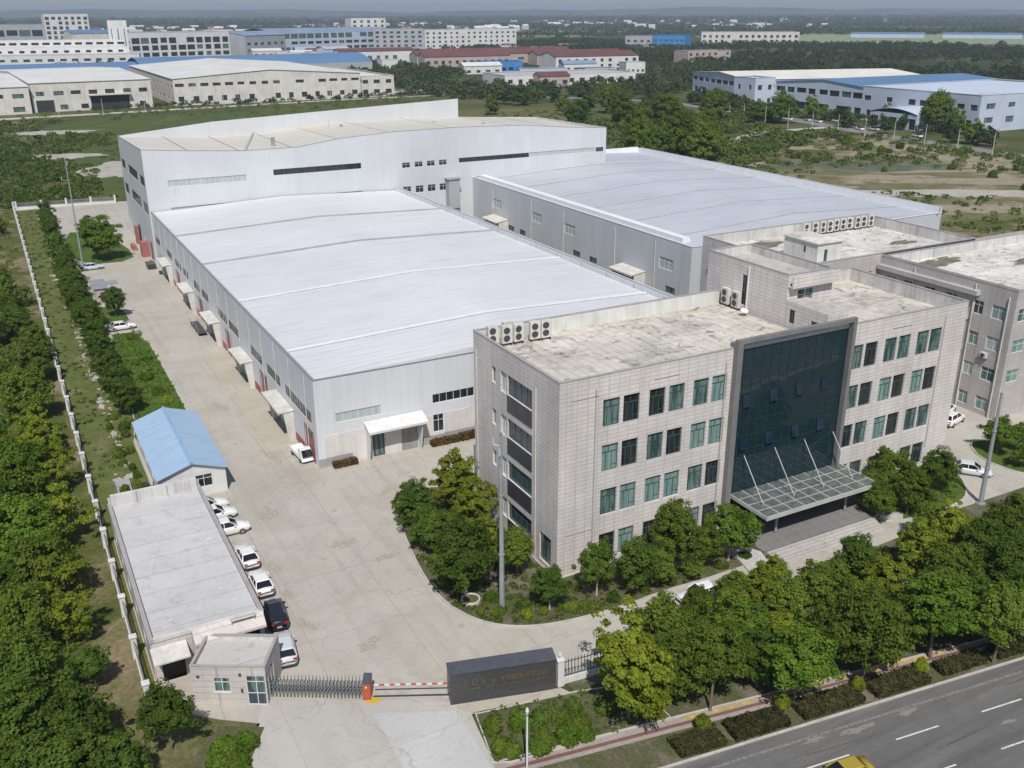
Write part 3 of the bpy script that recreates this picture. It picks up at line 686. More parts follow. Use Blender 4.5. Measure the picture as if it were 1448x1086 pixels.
fm.build('portal_frame', M['granite_frame'], office)
MB().box(22.72, 38.93, -.20, .24, 22.47, 22.56).build('portal_coping', M['offwhite'], office)
# entrance canopy
cn = MB(); cx0, cx1, cy0, cy1, cz = 22.9, 40.1, -6.3, -.05, 4.5
cn.box(cx0, cx1, cy0-.12, cy0, cz-.38, cz+.12); cn.box(cx0-.0, cx0+.12, cy0, cy1, cz-.34, cz+.1); cn.box(cx1-.12, cx1, cy0, cy1, cz-.34, cz+.1)
for i in range(1, 9): cn.box(cx0+(cx1-cx0)*i/9-.05, cx0+(cx1-cx0)*i/9+.05, cy0, cy1, cz-.1, cz+.07)
for j in range(1, 4): cn.box(cx0+.12, cx1-.12, cy0+(cy1-cy0)*j/4-.04, cy0+(cy1-cy0)*j/4+.04, cz-.09, cz+.05)
cno = cn.build('entrance_canopy', M['steel_lite'], office)
MB().box(cx0+.12, cx1-.12, cy0, cy1, cz-.02, cz+.015).build('glass_panel', M['canopy_glass'], cno)
for x in (24.6, 29.2, 33.8, 38.4):
    MB().bar((x, -3.9, cz+.1), (x, -.1, cz+4.6), .055).bar((x,-3.9,cz), (x,-3.9,cz+.35), .08).build('tie_rod', M['steel_lite'], cno)
for x in (26.2, 37.0): MB().bar((x,-4.6,1.0), (x,-4.6,cz-.1), .16, n=10).build('column', M['steel'], cno)
# steps and landing
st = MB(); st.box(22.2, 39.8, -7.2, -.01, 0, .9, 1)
for k in range(5): st.box(22.6, 39.0, -7.2-.38*(k+1), -7.2-.38*k-.003, 0, .9-.17*(k+1))
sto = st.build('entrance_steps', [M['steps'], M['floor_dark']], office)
ch = MB(); ch.hexa([(19.0,-8.8,0),(21.6,-9.6,0),(21.9,-7.0,0),(19.6,-3.0,0)], [(19.0,-8.8,.12),(21.6,-9.6,.2),(21.9,-7.0,.95),(19.6,-3.0,1.0)])
ch.hexa([(40.0,-7.4,0),(42.6,-8.6,0),(44.0,-7.4,0),(40.2,-3.0,0)], [(40.0,-7.4,.9),(42.6,-8.6,.1),(44.0,-7.4,.1),(40.2,-3.0,.95)])
ch.each('ramp_cheek', M['steps'], sto)

# ------------------------------------------------------------------ annex behind the office
annex = thing('annex_building', 'grey rendered four storey annex behind the office with stained flat roofs', 'annex building', (107, 81, 0))
aw = MB(); AH = 19.9
def ac_pick(): return pr.choice(['g_curtain', 'g_half', 'g_dark', 'g_pale'])
# east wing x 16.8..53, y 0..24.5 ; rear block x 0..39.5, y 24.5..48.5 (local)
ew = []
for zt in (16.8, 12.1, 7.4, 2.75):
    for y0_, y1_ in ((5.0, 6.6), (1.4, 3.6)):
        ew.append((24.5-y1_, 24.5-y0_, zt-2.0, zt, 'cross', ac_pick()))
    for y0_ in (9.5, 13.5, 17.5, 21.0): ew.append((24.5-y0_-1.9, 24.5-y0_, zt-2.0, zt, 'cross', ac_pick()))
facade(annex, aw, 16.8, 24.5, 0, -1, 24.5, 0, AH, ew, .22)
ef = []
for zt in (16.8, 12.1, 7.5):
    for k in range(6): ef.append((.9+k*5.6, 3.6+k*5.6, zt-1.9, zt, 'big', ac_pick()))
facade(annex, aw, 16.8, 0, 1, 0, 36.2, 0, AH, ef, .22)
wall(aw, 53, 0, 0, 1, 24.5, 0, AH); wall(aw, 53, 24.5, -1, 0, 13.5, 0, AH)
rf = []
for zt in (17.2, 12.4, 7.6):
    for k in range(4): rf.append((2.0+k*3.7, 4.2+k*3.7, zt-1.9, zt, 'cross', ac_pick()))
facade(annex, aw, 0, 24.5, 1, 0, 16.8, 0, AH, rf, .22)
rl = [(3+k*5, 5+k*5, zt-1.8, zt, 'cross', ac_pick()) for k in range(4) for zt in (16.8, 12.1)]
facade(annex, aw, 0, 48.5, 0, -1, 24, 0, AH, rl, .22)
wall(aw, 39.5, 24.5, 0, 1, 24, 0, AH); wall(aw, 39.5, 48.5, -1, 0, 39.5, 0, AH)
aw.build('wall', M['annex_wall'], annex)
parapet_roof(annex, 0, 39.5, 24.5, 48.5, 18.0, AH, M['roof_annex'], M['parapet'], .3)
parapet_roof(annex, 16.8, 53, 0, 24.2, 18.0, AH-.35, M['roof_annex'], M['parapet'], .3)
# open balcony corner, overhang, service pipes on the court side
ov = MB(); ov.box(15.9, 16.79, 5.8, 24.2, 17.6, 18.3)
ov.build('court_overhang', M['annex_wall'], annex)
pp = MB()
for y in (6.6, 17.5): pp.bar((16.65, y, .1), (16.65, y, 19.2), .1)
pp.bar((16.6, 1.0, .1), (16.6, 1.0, 18.5), .1)
pp.each('downpipe', M['offwhite'], annex)
MB().box(0+.3, 22, 25.0, 48.1, 18.003, 18.02).build('roof_membrane', M['roof_tower'], annex) if False else None
rb = MB(); facade(annex, rb, 7.6, 36.8, 0, -1, 7.6, 18.0, 21.4, [(4.5,5.0,19.6,20.6,'far','g_dark')], .15)
facade(annex, rb, 7.6, 29.2, 1, 0, 5.3, 18.0, 21.4, [(1.5, 2.2, 18.4, 20.4, 'far', 'g_half')], .15)
wall(rb, 12.9, 29.2, 0, 1, 7.6, 18, 21.4); wall(rb, 12.9, 36.8, -1, 0, 5.3, 18, 21.4)
rb.box(7.35, 13.15, 28.95, 37.05, 21.4, 21.6, 1); rb.build('roof_hut', [M['parapet_white'], M['roof_annex']], annex)
dk = MB()
for (x, y, a, b, s_) in ((25, 22.4-1.5, 5.5, 2.0, 1), (29, 21.0, 3, 1.2, 2), (41, 15, 4, 1.4, 3), (6, 43.5, 6.5, 3.2, 4), (33.0, 34, 3.2, 1.2, 5)):
    dk.poly([(px, py, 18.008+.006*s_) for px, py in blob(x, y, a, b, 40, .3, .1, s_)])
dk.each('roof_stain', M['stain'], annex)
rk = MB(); r3 = random.Random(5)
for _ in range(26):
    x, y = r3.choice([(r3.uniform(18,50), r3.uniform(2,22)), (r3.uniform(24,38), r3.uniform(28,46))]); s_ = r3.uniform(.15,.6)
    rk.box(x, x+s_*r3.uniform(1,4), y, y+s_, 18.0, 18.0+r3.uniform(.08,.4))
rk.each('roof_clutter', M['offwhite'], annex)
vt = MB(); vt.bar((36, 9, 18), (36, 9, 20.2), .45, n=10).bar((36,9,20.2),(36,9,20.5), .75, .3, n=10).each('roof_vent', M['steel'], annex)

# ------------------------------------------------------------------ white hall in front (gabled white roof)
hallA = thing('white_hall', 'long low white clad factory hall with gabled white roof beside the works road', 'factory hall', (31.5, 113, 0))
ha = MB(); AL, AWd = 126.3, 62.5
def c4(y): return y - 113
lw = []; W0 = AL
for a_, b_ in ((115,127.5),(130,137.6),(140,148),(154.7,162.2),(163.8,171.4),(178.9,185),(186.8,192.2),(198,204),(205.6,213),(216,224.6),(231.6,238)):
    lw.append((W0-c4(b_), W0-c4(a_), 5.55, 7.2, 'bandd', 'g_dark'))
for k in range(5):
    y = 114.6 + k*23.6
    lw.append((W0-c4(y)-4.0, W0-c4(y), .02, 4.4, 'big', 'g_half'))
    y = 125.2 + k*23.3
    lw.append((W0-c4(y)-3.2, W0-c4(y), .02, 3.6, 'far', 'g_dark'))
    y = 132.0 + k*23.3
    if k < 4: lw.append((W0-c4(y)-3.0, W0-c4(y), 1.5, 3.4, 'cross', 'g_half'))
facade(hallA, ha, 0, AL, 0, -1, AL, 0, 12.5, lw, .18)
ff = [(2.65,9.0,6.0,7.35,'band','g_pale'), (16.5,22.9,6.0,7.35,'band','g_dark'), (16.5,18.1,1.7,4.3,'cross','g_dark'), (7.55,9.25,.02,4.0,'far','g_half'), (11.75,14.1,.02,3.95,None,None)]
facade(hallA, ha, 0, 0, 1, 0, AWd, 0, 12.45, ff, .18)
for k in range(2): ha.poly([(0,0,12.45),(AWd,0,12.45),(AWd/2,0,13.0)]) if k == 0 else None
wall(ha, AWd, 0, 0, 1, AL, 0, 12.45); wall(ha, AWd, AL, -1, 0, AWd, 0, 12.0)
ha.build('wall', M['metal'], hallA)
pb = MB(); pb.box(-.05, -.003, 0, AL, 0, .5) if False else None
pb.box(.0, 6.6, -.05, -.003, .0, 1.25); pb.box(14.9, 27, -.05, -.003, 0, 1.25)
pb.each('plinth', M['plinth'], hallA)
for k in range(5):
    y = 1.6 + k*23.6
    MB().box(.06, .1, y+.05, y+1.97, .03, 3.1).box(.06, .1, y+2.03, y+3.95, .03, 3.1).each('door_leaf', M['pink'], hallA)
cp = MB(); cp.box(1.0, 4.5, -.07, -.003, 1.3, 4.45); cp.box(4.7, 7.4, -.07, -.003, .0, 4.5); cp.box(9.35, 11.65, -.07, -.003, 0, 4.4); cp.box(18.25, 22.0, -.07, -.003, 1.35, 4.4); cp.box(22.2, 23.6, -.07, -.003, 1.35, 4.6); cp.box(14.6,16.3,-.07,-.003,1.3,4.3)
cp.each('infill_panel', M['panel_cream'], hallA)
dr = MB(); dr.box(11.8, 12.9, .05, .1, .03, 3.9); dr.box(12.95, 14.05, .05, .1, .03, 3.9); dr.each('door', M['door_grey'], hallA)
# red trim round the side doors
rt = MB()
for k in range(5):
    y = 1.6 + k*23.6
    rt.box(-.06, -.004, y-.16, y, 0, 4.56); rt.box(-.06, -.004, y+4.0, y+4.16, 0, 4.56); rt.box(-.06, -.004, y, y+4, 4.4, 4.56)
    rt.box(-.06, -.004, y+4.7, y+9.2, .1, 1.3); rt.box(-.05,-.004, y+17.2, y+22.6, .1, 1.3)
rt.each('door_trim', M['pink'], hallA)
dpipe = MB()
for k in range(17):
    y = 3.9 + k*7.5
    dpipe.bar((-.1, y, .1), (-.1, y, 12.0), .06, n=5)
dpipe.each('downpipe', M['offwhite'], hallA)
ra = MB(); ZE, ZR = 12.32, 13.5
ra.poly([(0.25,.12,ZE),(AWd/2,.12,ZR),(AWd/2,AL-.2,ZR),(.25,AL-.2,ZE)]); ra.poly([(AWd/2,.12,ZR),(AWd-1.2,.12,ZE+.1),(AWd-1.2,AL-.2,ZE+.1),(AWd/2,AL-.2,ZR)])
ra.poly([(0.25,.12,ZE),(AWd-1.2,.12,ZE+.1),(AWd/2,.12,ZR)])
ra.build('roof', M['roofA'], hallA)
for y in (13.1, 41.3, 69.3, 96.8):
    s = MB(); s.beam((.3,y,ZE+.06), (AWd/2,y,ZR+.06), .55, .22, 0 if y > 50 else 1); s.beam((AWd/2,y,ZR+.06), (AWd-1.2,y,ZE+.16), .55, .22, 0 if y > 50 else 1)
    s.beam((.3,y-.45,ZE+.01), (AWd/2,y-.45,ZR+.01), .3, .06); s.beam((AWd/2,y-.45,ZR+.01), (AWd-1.2,y-.45,ZE+.11), .3, .06)
    s.build('roof_seam', [M['seam'], M['seam_white']], hallA)
ed = MB(); ed.box(-.06, .24, 0, AL, 12.5, 12.62, 0); ed.box(-.05, AWd, -.1, .1, 12.46, 12.56, 0)
ed.build('roof_edge', M['steel'], hallA)
pw = MB(); pw.box(AWd-1.2, AWd-1.0, 0, AL, 11.9, 13.25); pw.box(AWd-.25, AWd, 0, AL, 12.46, 13.25); pw.box(AWd-1.0, AWd-.25, 0, AL, 12.3, 12.4)
for k in range(15): pw.box(AWd-1.26, AWd-1.2, 8+k*8.4, 8.12+k*8.4, 12.4, 13.25, 1)
pw.build('roof_parapet', [M['metal'], M['steel']], hallA)
def lean_canopy(par, x0, x1, y0, y1, zo, zi, axis, cheeks=False):
    c = MB(); t = .12
    if axis == 'x':   # hangs on the left (-X) wall: outer edge x0
        c.hexa([(x0,y0,zo),(x1,y0,zi),(x1,y1,zi),(x0,y1,zo)], [(x0,y0,zo+t),(x1,y0,zi+t),(x1,y1,zi+t),(x0,y1,zo+t)])
        c.box(x0+.02, x0+.1, y0, y1, zo-.22, zo-.003)
        o = c.build('door_canopy', M['offwhite'], par)
        k = MB()
        for y in (y0+.12, y1-.22): k.hexa([(x0+1.25,y,0),(x1,y,0),(x1,y+.1,0),(x0+1.25,y+.1,0)], [(x0+.7,y,zo-.01),(x1,y,zi-.06),(x1,y+.1,zi-.06),(x0+.7,y+.1,zo-.01)])
        k.each('side_screen', M['offwhite'], o)
    else:
        c.hexa([(x0,y0,zo),(x1,y0,zo),(x1,y1,zi),(x0,y1,zi)], [(x0,y0,zo+t),(x1,y0,zo+t),(x1,y1,zi+t),(x0,y1,zi+t)])
        c.box(x0, x1, y0+.02, y0+.1, zo-.2, zo-.003)
        o = c.build('door_canopy', M['white'], par)
        k = MB()
        for x in (x0+.25, x1-.75): k.hexa([(x,y0+1.2,0),(x+.1,y0+1.2,0),(x+.1,y1,0),(x,y1,0)], [(x,y0+.3,zo-.02),(x+.1,y0+.3,zo-.02),(x+.1,y1,zi-.1),(x,y1,zi-.1)])
        k.each('side_screen', M['white'], o)
    return o
lean_canopy(hallA, 6.4, 14.9, -2.2, -.08, 4.45, 5.3, 'y')
for k, y in enumerate((10.4, 33.4, 57.0, 80.1, 104.5)):
    lean_canopy(hallA, -2.3 if not k else -2.1, -.06, y, y+(8.2 if k else 9.2), 4.35, 4.45, 'x')
wl = MB(); wl.box(-.22, -.06, 118.5, 119.1, 0, 4).each('conduit_box', M['steel'], hallA)

# ------------------------------------------------------------------ tall hall at the back
hallB = thing('tall_hall', 'tall white clad factory hall with high rear parapet and cream roof', 'factory hall', (31.2, 239.5, 0))
prof = [(0,26.8),(11.2,25.9),(23.5,25.1),(36.6,25.1),(48.4,26.6),(62.8,27.4),(81,27.5),(100.7,27.0),(114.4,25.7),(128.2,24.7)]
BL, BD = 128.2, 41.5
hb = MB()
fw_ = [(5.0,23.5,17.9,19.4,'band','g_pale'), (5.0,23.8,11.6,13.0,'band','g_pale'), (30.2,53.0,18.7,20.1,'bandd','g_dark'), (30.2,53.0,12.0,13.0,'band','g_pale')]
fw_ += [(a, a+2.3, 17.9, 19.3, 'cross', 'g_dark') for a in (64.3, 67.9, 71.4, 74.9)] + [(a, a+2.3, 11.2, 13.0, 'cross', 'g_dark') for a in (64.3, 67.9, 71.4, 74.9)]
fw_ += [(80.8, 102.5, 18.2, 19.4, 'bandd', 'g_dark'), (102.6, 124.5, 18.2, 19.4, 'band', 'g_pale'), (124.7, 127.3, 18.2, 19.4, 'bandd', 'g_blue')]
facade(hallB, hb, 0, 0, 1, 0, BL, 0, 24.6, fw_, .2)
for (a, za), (b, zb) in zip(prof[:-1], prof[1:]): hb.poly([(a,0,24.6),(b,0,24.6),(b,0,zb),(a,0,za)])
sl_ = []
for (z0_, z1_) in ((17.9,20.3),(11.3,14.0)):
    sl_ += [(1.0,8.5,z0_,z1_,'bandd','g_dark'), (13.5,29.5,z0_,z1_,'bandd','g_dark'), (32.5,40.0,z0_,z1_,'bandd','g_dark')]
sl_ += [(2,6,1.2,4.4,'cross','g_half'), (16,21,.02,5.5,'big','g_dark'), (26,29,1.2,4.0,'cross','g_half'), (34,38.5,.02,4.4,'big','g_dark')]
facade(hallB, hb, 0, BD, 0, -1, BD, 0, 25.6, sl_, .2); hb.poly([(0,BD,25.6),(0,0,25.6),(0,0,26.8),(0,BD,25.7)])
wall(hb, BL, 0, 0, 1, BD, 0, 23.8); hb.poly([(BL,0,23.8),(BL,BD,23.8),(BL,0,24.7)])
wall(hb, BL, BD, -1, 0, BL, 0, 23.6)
hb.build('wall', M['metalB'], hallB)
bk = [(0,25.7),(25,28.1),(66,29.8),(100.2,31.1)]
bp = MB()
for (a, za), (b, zb) in zip(bk[:-1], bk[1:]): bp.hexa([(a,BD-.25,23.6),(b,BD-.25,23.6),(b,BD,23.6),(a,BD,23.6)], [(a,BD-.25,za),(b,BD-.25,zb),(b,BD,zb),(a,BD,za)])
bp.build('rear_parapet', M['metalB'], hallB)
rp = MB(); back = lambda z: z-1.35 if z > 26 else z-.9
for (a, za), (b, zb) in zip(prof[:-1], prof[1:]): rp.poly([(a+.2,.2,za-.55),(b-.0,.2,zb-.55),(b,BD-.25,back(zb)),(a+.2,BD-.25,back(za))])
rp.build('roof', M['roofB'], hallB)
re = MB()
for (a, za), (b, zb) in zip(prof[:-1], prof[1:]): re.beam((a,.08,za+.02), (b,.08,zb+.02), .24, .1)
re.beam((.08,0,26.8),(.08,BD,25.75), .24, .1)
re.build('roof_edge', M['steel'], hallB)
lp = MB(); lp.hexa([(100.4,BD-.25,23.4),(BL,BD-.25,22.6),(BL,BD,22.6),(100.4,BD,23.4)], [(100.4,BD-.25,25.6),(BL,BD-.25,24.2),(BL,BD,24.2),(100.4,BD,25.6)]); lp.hexa([(BL-.25,.3,22.5),(BL,.3,22.5),(BL,BD-.3,22.5),(BL-.25,BD-.3,22.5)], [(BL-.25,.3,24.9),(BL,.3,24.9),(BL,BD-.3,24.3),(BL-.25,BD-.3,24.3)])
lp.each('low_parapet', M['parapet'], hallB)
sv = MB()
for x, y in ((33, 10), (58, 30), (62, 18), (84, 24), (95, 14)): sv.box(x, x+.9, y, y+.6, 24.3, 26.6); 
sv.bar((56, 34, 25), (56, 34, 28), .05); sv.each('roof_vent', M['steel'], hallB)
rdx = MB(); rdx.beam((23.6,.4,24.6), (36,BD-.4,24.4), .5, .2).build('roof_gutter', M['seam'], hallB)
MB().box(76.6, 79.8, -2.4, -.02, 6.5, 14.2).build('link_bay', M['grey_wall'], hallB)
MB().box(76.3, 80.1, -2.7, -.02, 14.2, 14.5).build('link_bay_roof', M['steel'], hallB)
st_ = MB(); r4 = random.Random(8)
for x0_, z1_ in ((7.0,17.8),(6.2,17.8),(9.5,17.8)): st_.box(x0_, x0_+r4.uniform(.15,.5), -.012, -.004, z1_-r4.uniform(1,2.6), z1_)
st_.each('rust_streak', M['parapet'], hallB)
pg = MB()   # dull red gate house front at the foot of the side wall
pg.box(-1.9, -.06, 8.0, 11.0, 0, 3.6); pg.box(-3.0, -2.0, 16.5, 20.5, 0, 1.2); pg.box(-.9,-.05,24,26,0,4.6)
pg.each('side_porch', M['pink'], hallB)

# ------------------------------------------------------------------ right hall
hallC = thing('wide_hall', 'wide factory hall with blue white roof and long grey wall behind the annex', 'factory hall', (116, 143.5, 0))
CL, CW, CE = 96.0, 70.0, 14.0
hc = MB(); cl = []
for y in (5.5, 42.5, 58.0, 79.0): cl.append((CL-y-4.6, CL-y, 7.9, 10.2, 'big', 'g_pale'))
for y in (4.5, 33.0, 40.0, 66.0, 72.0): cl.append((CL-y-3.2, CL-y, 3.4, 4.7, 'bandd', 'g_half'))
facade(hallC, hc, 0, CL, 0, -1, CL, 0, CE, cl, .2)
facade(hallC, hc, 0, 0, 1, 0, CW, 0, CE, [(3.0,6.4,7.4,10.2,'big','g_dark'), (10,13.4,7.4,10.2,'big','g_dark')], .2)
wall(hc, CW, 0, 0, 1, CL+19.5, 0, CE); wall(hc, CW, CL+19.5, -1, 0, CW-43.6, 0, CE); wall(hc, 43.6, CL+19.5, 0, -1, 19.5, 0, CE); wall(hc, 43.6, CL, -1, 0, 43.6, 0, CE)
hc.poly([(0,0,CE),(CW,0,CE),(CW/2,0,CE+1.5)])
hc.build('wall', M['metalC'], hallC)
rc = MB(); ZR = CE+1.5
rc.poly([(.3,.1,CE-.2),(CW/2,.1,ZR),(CW/2,CL-.05,ZR),(.3,CL-.05,CE-.2)]); rc.poly([(CW/2,.1,ZR),(CW-1.5,.1,CE-.1),(CW-1.5,CL-.05,CE-.1),(CW/2,CL-.05,ZR)])
rc.poly([(43.9,CL-.04,CE+1.0),(CW-1.5,CL-.04,CE-.1),(CW-1.5,CL+19.2,CE-.1),(43.9,CL+19.2,CE+1.0)])
rc.build('roof', M['roofC'], hallC)
for k in range(6):
    y = 9.5 + k*16.2
    s = MB(); mi = 0 if k % 3 else 1
    s.beam((2.9,y,CE-.06), (CW/2,y,ZR+.04), .4, .16); s.beam((CW/2,y,ZR+.04), (CW-3.5,y,CE+.08), .4, .16); s.build('roof_seam', M['seam'], hallC)
    s = MB(); s.beam((2.9,y+8.1,CE-.09), (CW/2,y+8.1,ZR+.02), .25, .1); s.beam((CW/2,y+8.1,ZR+.02), (CW-3.5,y+8.1,CE+.05), .25, .1); s.build('roof_seam', M['roofC'], hallC)
gu = MB(); gu.box(1.2, 2.9, 4.5, CL-2, CE-.15, CE+.75); gu.box(2.95, 3.25, 4.5, CL-2, CE-.1, CE+.35)
gu.build('roof_monitor', M['seam_white'], hallC)
ce = MB(); ce.box(-.06, .25, 0, CL, CE, CE+.16); ce.box(-.05, CW, -.1, .12, CE, CE+.12); ce.box(CW-1.5, CW-1.25, 0, CL+19.5, CE-.6, CE+1.3); ce.box(CW-.2, CW, 0, CL+19.5, CE, CE+1.3); ce.box(43.6, CW-1.5, CL+19.2, CL+19.5, CE-.5, CE+1.6)
ce.build('roof_edge', M['seam_white'], hallC)
cpn = MB()
for y in (11.5, 26, 47.4, 62.9, 84): cpn.bar((-.12, y, .2), (-.12, y, CE-1.0), .09, n=6)
cpn.each('downpipe', M['offwhite'], hallC)
for y in (14.5, 75.0): lean_canopy(hallC, -3.6, -.05, y, y+8.5, 5.4, 5.9, 'x')
MB().poly([(10,52,CE+.24),(17,56,CE+.52),(16,57.4,CE+.5),(9,53,CE+.22)]).poly([(26,40,CE+.96),(33,42,CE+1.26),(33,42.7,CE+1.26),(26,40.8,CE+.96)]).each('roof_scuff', M['grey_roof'], hallC)

# ------------------------------------------------------------------ long flat roofed shed, guard house, huts
shed = thing('flat_roof_garage', 'long low flat roofed garage with grey felt roof beside the boundary wall', 'garage', (5.1, 77.6, 0))
sh = MB(); SL, SW_, SH = 28.6, 10.0, 4.6
facade(shed, sh, 0, SL, 0, -1, SL, 0, SH, [(3+k*5, 4.6+k*5, 1.6, 2.9, 'cross', 'g_dark') for k in range(5)], .15)
facade(shed, sh, 0, 0, 1, 0, SW_, 0, SH, [(.7, 2.7, .02, 3.0, None, None), (6.6, 9.6, .02, 3.2, None, None)], .3)
facade(shed, sh, SW_, 0, 0, 1, SL, 0, SH, [(1.0+k*4.6, 4.8+k*4.6, .02, 3.1, 'big', 'g_dark') for k in range(6)], .3)
wall(sh, SW_, SL, -1, 0, SW_, 0, SH+.9)
sh.build('wall', M['guard_tile'], shed)
rf_ = MB(); rf_.poly([(.3,.3,4.35),(SW_-.3,.3,4.35),(SW_-.3,SL-.3,4.35),(.3,SL-.3,4.35)]); rf_.build('roof', M['roof_long'], shed)
pa = MB(); pa.box(-.1, .3, -.1, SL+.1, 4.36, 4.72, 1); pa.box(SW_-.3, SW_+.1, -.1, SL+.1, 4.36, 4.72, 1); pa.box(.3, SW_-.3, -.1, .3, 4.36, 4.68); pa.box(.3, SW_-.3, SL-.3, SL+.1, 4.2, 5.75)
pa.box(3.0, 3.12, SL-.36, SL-.3, 4.4, 5.7, 1); pa.box(6.3, 6.42, SL-.36, SL-.3, 4.4, 5.7, 1)
pa.build('parapet', [M['parapet'], M['tile_cap']], shed)
aw2 = MB(); aw2.hexa([(-.1,-2.2,3.35),(3.0,-2.2,3.35),(3.0,-.005,3.6),(-.1,-.005,3.6)], [(-.1,-2.2,3.5),(3.0,-2.2,3.5),(3.0,-.005,3.78),(-.1,-.005,3.78)]); aw2.build('porch_roof', M['offwhite'], shed)
fs = MB(); fs.hexa([(3.6,-1.2,3.5),(10.0,-1.2,3.5),(10.0,-.11,3.4),(3.6,-.11,3.4)], [(3.6,-1.2,3.7),(10.0,-1.2,3.7),(10.0,-.11,4.66),(3.6,-.11,4.66)]); fs.build('eave_slab', M['guard_tile'], shed)
MB().box(.75, 2.65, .31, .34, .02, 3.0).box(6.65, 9.55, .31, .34, .02, 3.2).each('dark_doorway', M['dark_void'], shed)
db = MB(); r5 = random.Random(4)
for _ in range(16):
    x, y, s_ = r5.uniform(.8,9), r5.uniform(1,27), r5.uniform(.08,.3); db.box(x, x+s_*1.6, y, y+s_, 4.355, 4.36+s_*.2)
db.each('roof_debris', M['offwhite'], shed)
rbk = MB(); rbk.box(7.0, 9.2, -.7, .1, 4.7, 4.8); 
for x in (7.0, 9.1): rbk.bar((x,-.7,4.4),(x,-.7,5.2),.03)
rbk.bar((7,-.7,5.2),(9.2,-.7,5.2),.03).build('roof_tray', M['yellow'] if False else M['offwhite'], shed)

GA = R(-29.7)
guard = thing('guard_house', 'small tiled guard house with flat roof and glazed corner beside the sliding gate', 'guard house', (7.6, 73.2, 0), GA)
gm = MB(); GL, GD, GH = 6.5, 4.6, 4.0
facade(guard, gm, 0, 0, 1, 0, GL, 0, GH, [(1.9,3.35,1.35,2.85,'cross','g_half'), (4.75,GL-.001,.06,3.1,None,None)], .15)
facade(guard, gm, GL, 0, 0, 1, GD, 0, GH, [(.001,2.4,.06,3.1,None,None)], .15)
wall(gm, GL, GD, -1, 0, GL, 0, GH); wall(gm, 0, GD, 0, -1, GD, 0, GH)
gm.build('wall', M['guard_tile'], guard)
parapet_roof(guard, 0, GL, 0, GD, 3.6, GH, M['roof_guard'], M['parapet'], .2)
gz = MB()
for x in (4.75, 5.6, 6.43): gz.box(x, x+.07, .02, .09, .06, 3.1)
for z in (.06, 1.25, 2.45, 3.03): gz.box(4.82, 6.43, .03, .08, z, z+.07)
for y in (.8, 1.6, 2.33): gz.box(GL-.09, GL-.02, y, y+.07, .06, 3.1)
for z in (.06, 1.25, 2.45, 3.03): gz.box(GL-.08, GL-.03, .1, 2.33, z, z+.07)
gzo = gz.build('corner_window', M['frame_white'], guard)
MB().poly([(4.8,.06,.1),(6.45,.06,.1),(6.45,.06,1.28),(4.8,.06,1.28)]).poly([(GL-.06,.06,.1),(GL-.06,2.4,.1),(GL-.06,2.4,1.28),(GL-.06,.06,1.28)]).each('lower_pane', M['g_blue'], gzo)
MB().poly([(4.8,.06,1.28),(6.45,.06,1.28),(6.45,.06,3.1),(4.8,.06,3.1)]).poly([(GL-.06,.06,1.28),(GL-.06,2.4,1.28),(GL-.06,2.4,3.1),(GL-.06,.06,3.1)]).build('pane', M['g_half'], gzo)
MB().box(1.75, 3.5, -.06, -.003, 1.22, 1.34).build('sill', M['offwhite'], guard)
MB().box(.5,.75,-.12,-.003,2.9,3.05).box(4.2,4.4,-.14,-.003,3.15,3.35).box(4.25,4.42,-.1,-.003,1.4,1.75).each('wall_lamp', M['steel_dark'], guard)

hut = thing('blue_roof_hut', 'white cabin with bright blue ridged sheet roof by the works road', 'hut', (11.4, 112.6, 0))
hu = MB(); HL, HW = 19.6, 8.0
facade(hut, hu, 0, 0, 1, 0, HW, 0, 3.4, [(4.2,6.3,1.2,2.9,'cross','g_dark'), (.9,2.8,.02,2.6,None,None)], .12)
hu.poly([(0,0,3.4),(HW,0,3.4),(HW/2,0,4.6)]); wall(hu, HW, 0, 0, 1, HL, 0, 3.4); hu.poly([(HW,HL,3.4),(0,HL,3.4),(HW/2,HL,4.6)]); wall(hu, HW, HL, -1, 0, HW, 0, 3.4)
facade(hut, hu, 0, HL, 0, -1, HL, 0, 3.4, [(2+k*5.4, 3.8+k*5.4, 1.1, 2.6, 'cross', 'g_half') for k in range(3)], .12)
hu.build('wall', M['white'], hut)
MB().box(.95, 1.83, .05, .1, .03, 2.58).box(1.87, 2.75, .05, .1, .03, 2.58).each('door', M['white'], hut)
MB().box(1.1,1.65,.03,.048,.3,1.0).box(2.0,2.55,.03,.048,.3,1.0).each('door_panel', M['g_blue'], hut)
hr = MB(); t = .1
for (xa, za, xb, zb) in ((-.35,3.3,HW/2,4.75), (HW+.35,3.3,HW/2,4.75)):
    hr.hexa([(xa,-.45,za),(xb,-.45,zb),(xb,HL+.4,zb),(xa,HL+.4,za)], [(xa,-.45,za+t),(xb,-.45,zb+t),(xb,HL+.4,zb+t),(xa,HL+.4,za+t)])
hro = hr.build('roof', M['hut_roof'], hut)
MB().beam((HW/2,-.5,4.88),(HW/2,HL+.45,4.88),.36,.07).build('ridge_cap', M['ridge_blue'], hro)
MB().poly([(-.1,-.02,3.2),(HW+.1,-.02,3.2),(HW+.1,-.02,3.45),(HW/2,-.02,4.7),(-.1,-.02,3.45)]).build('gable_board', M['white'], hut)

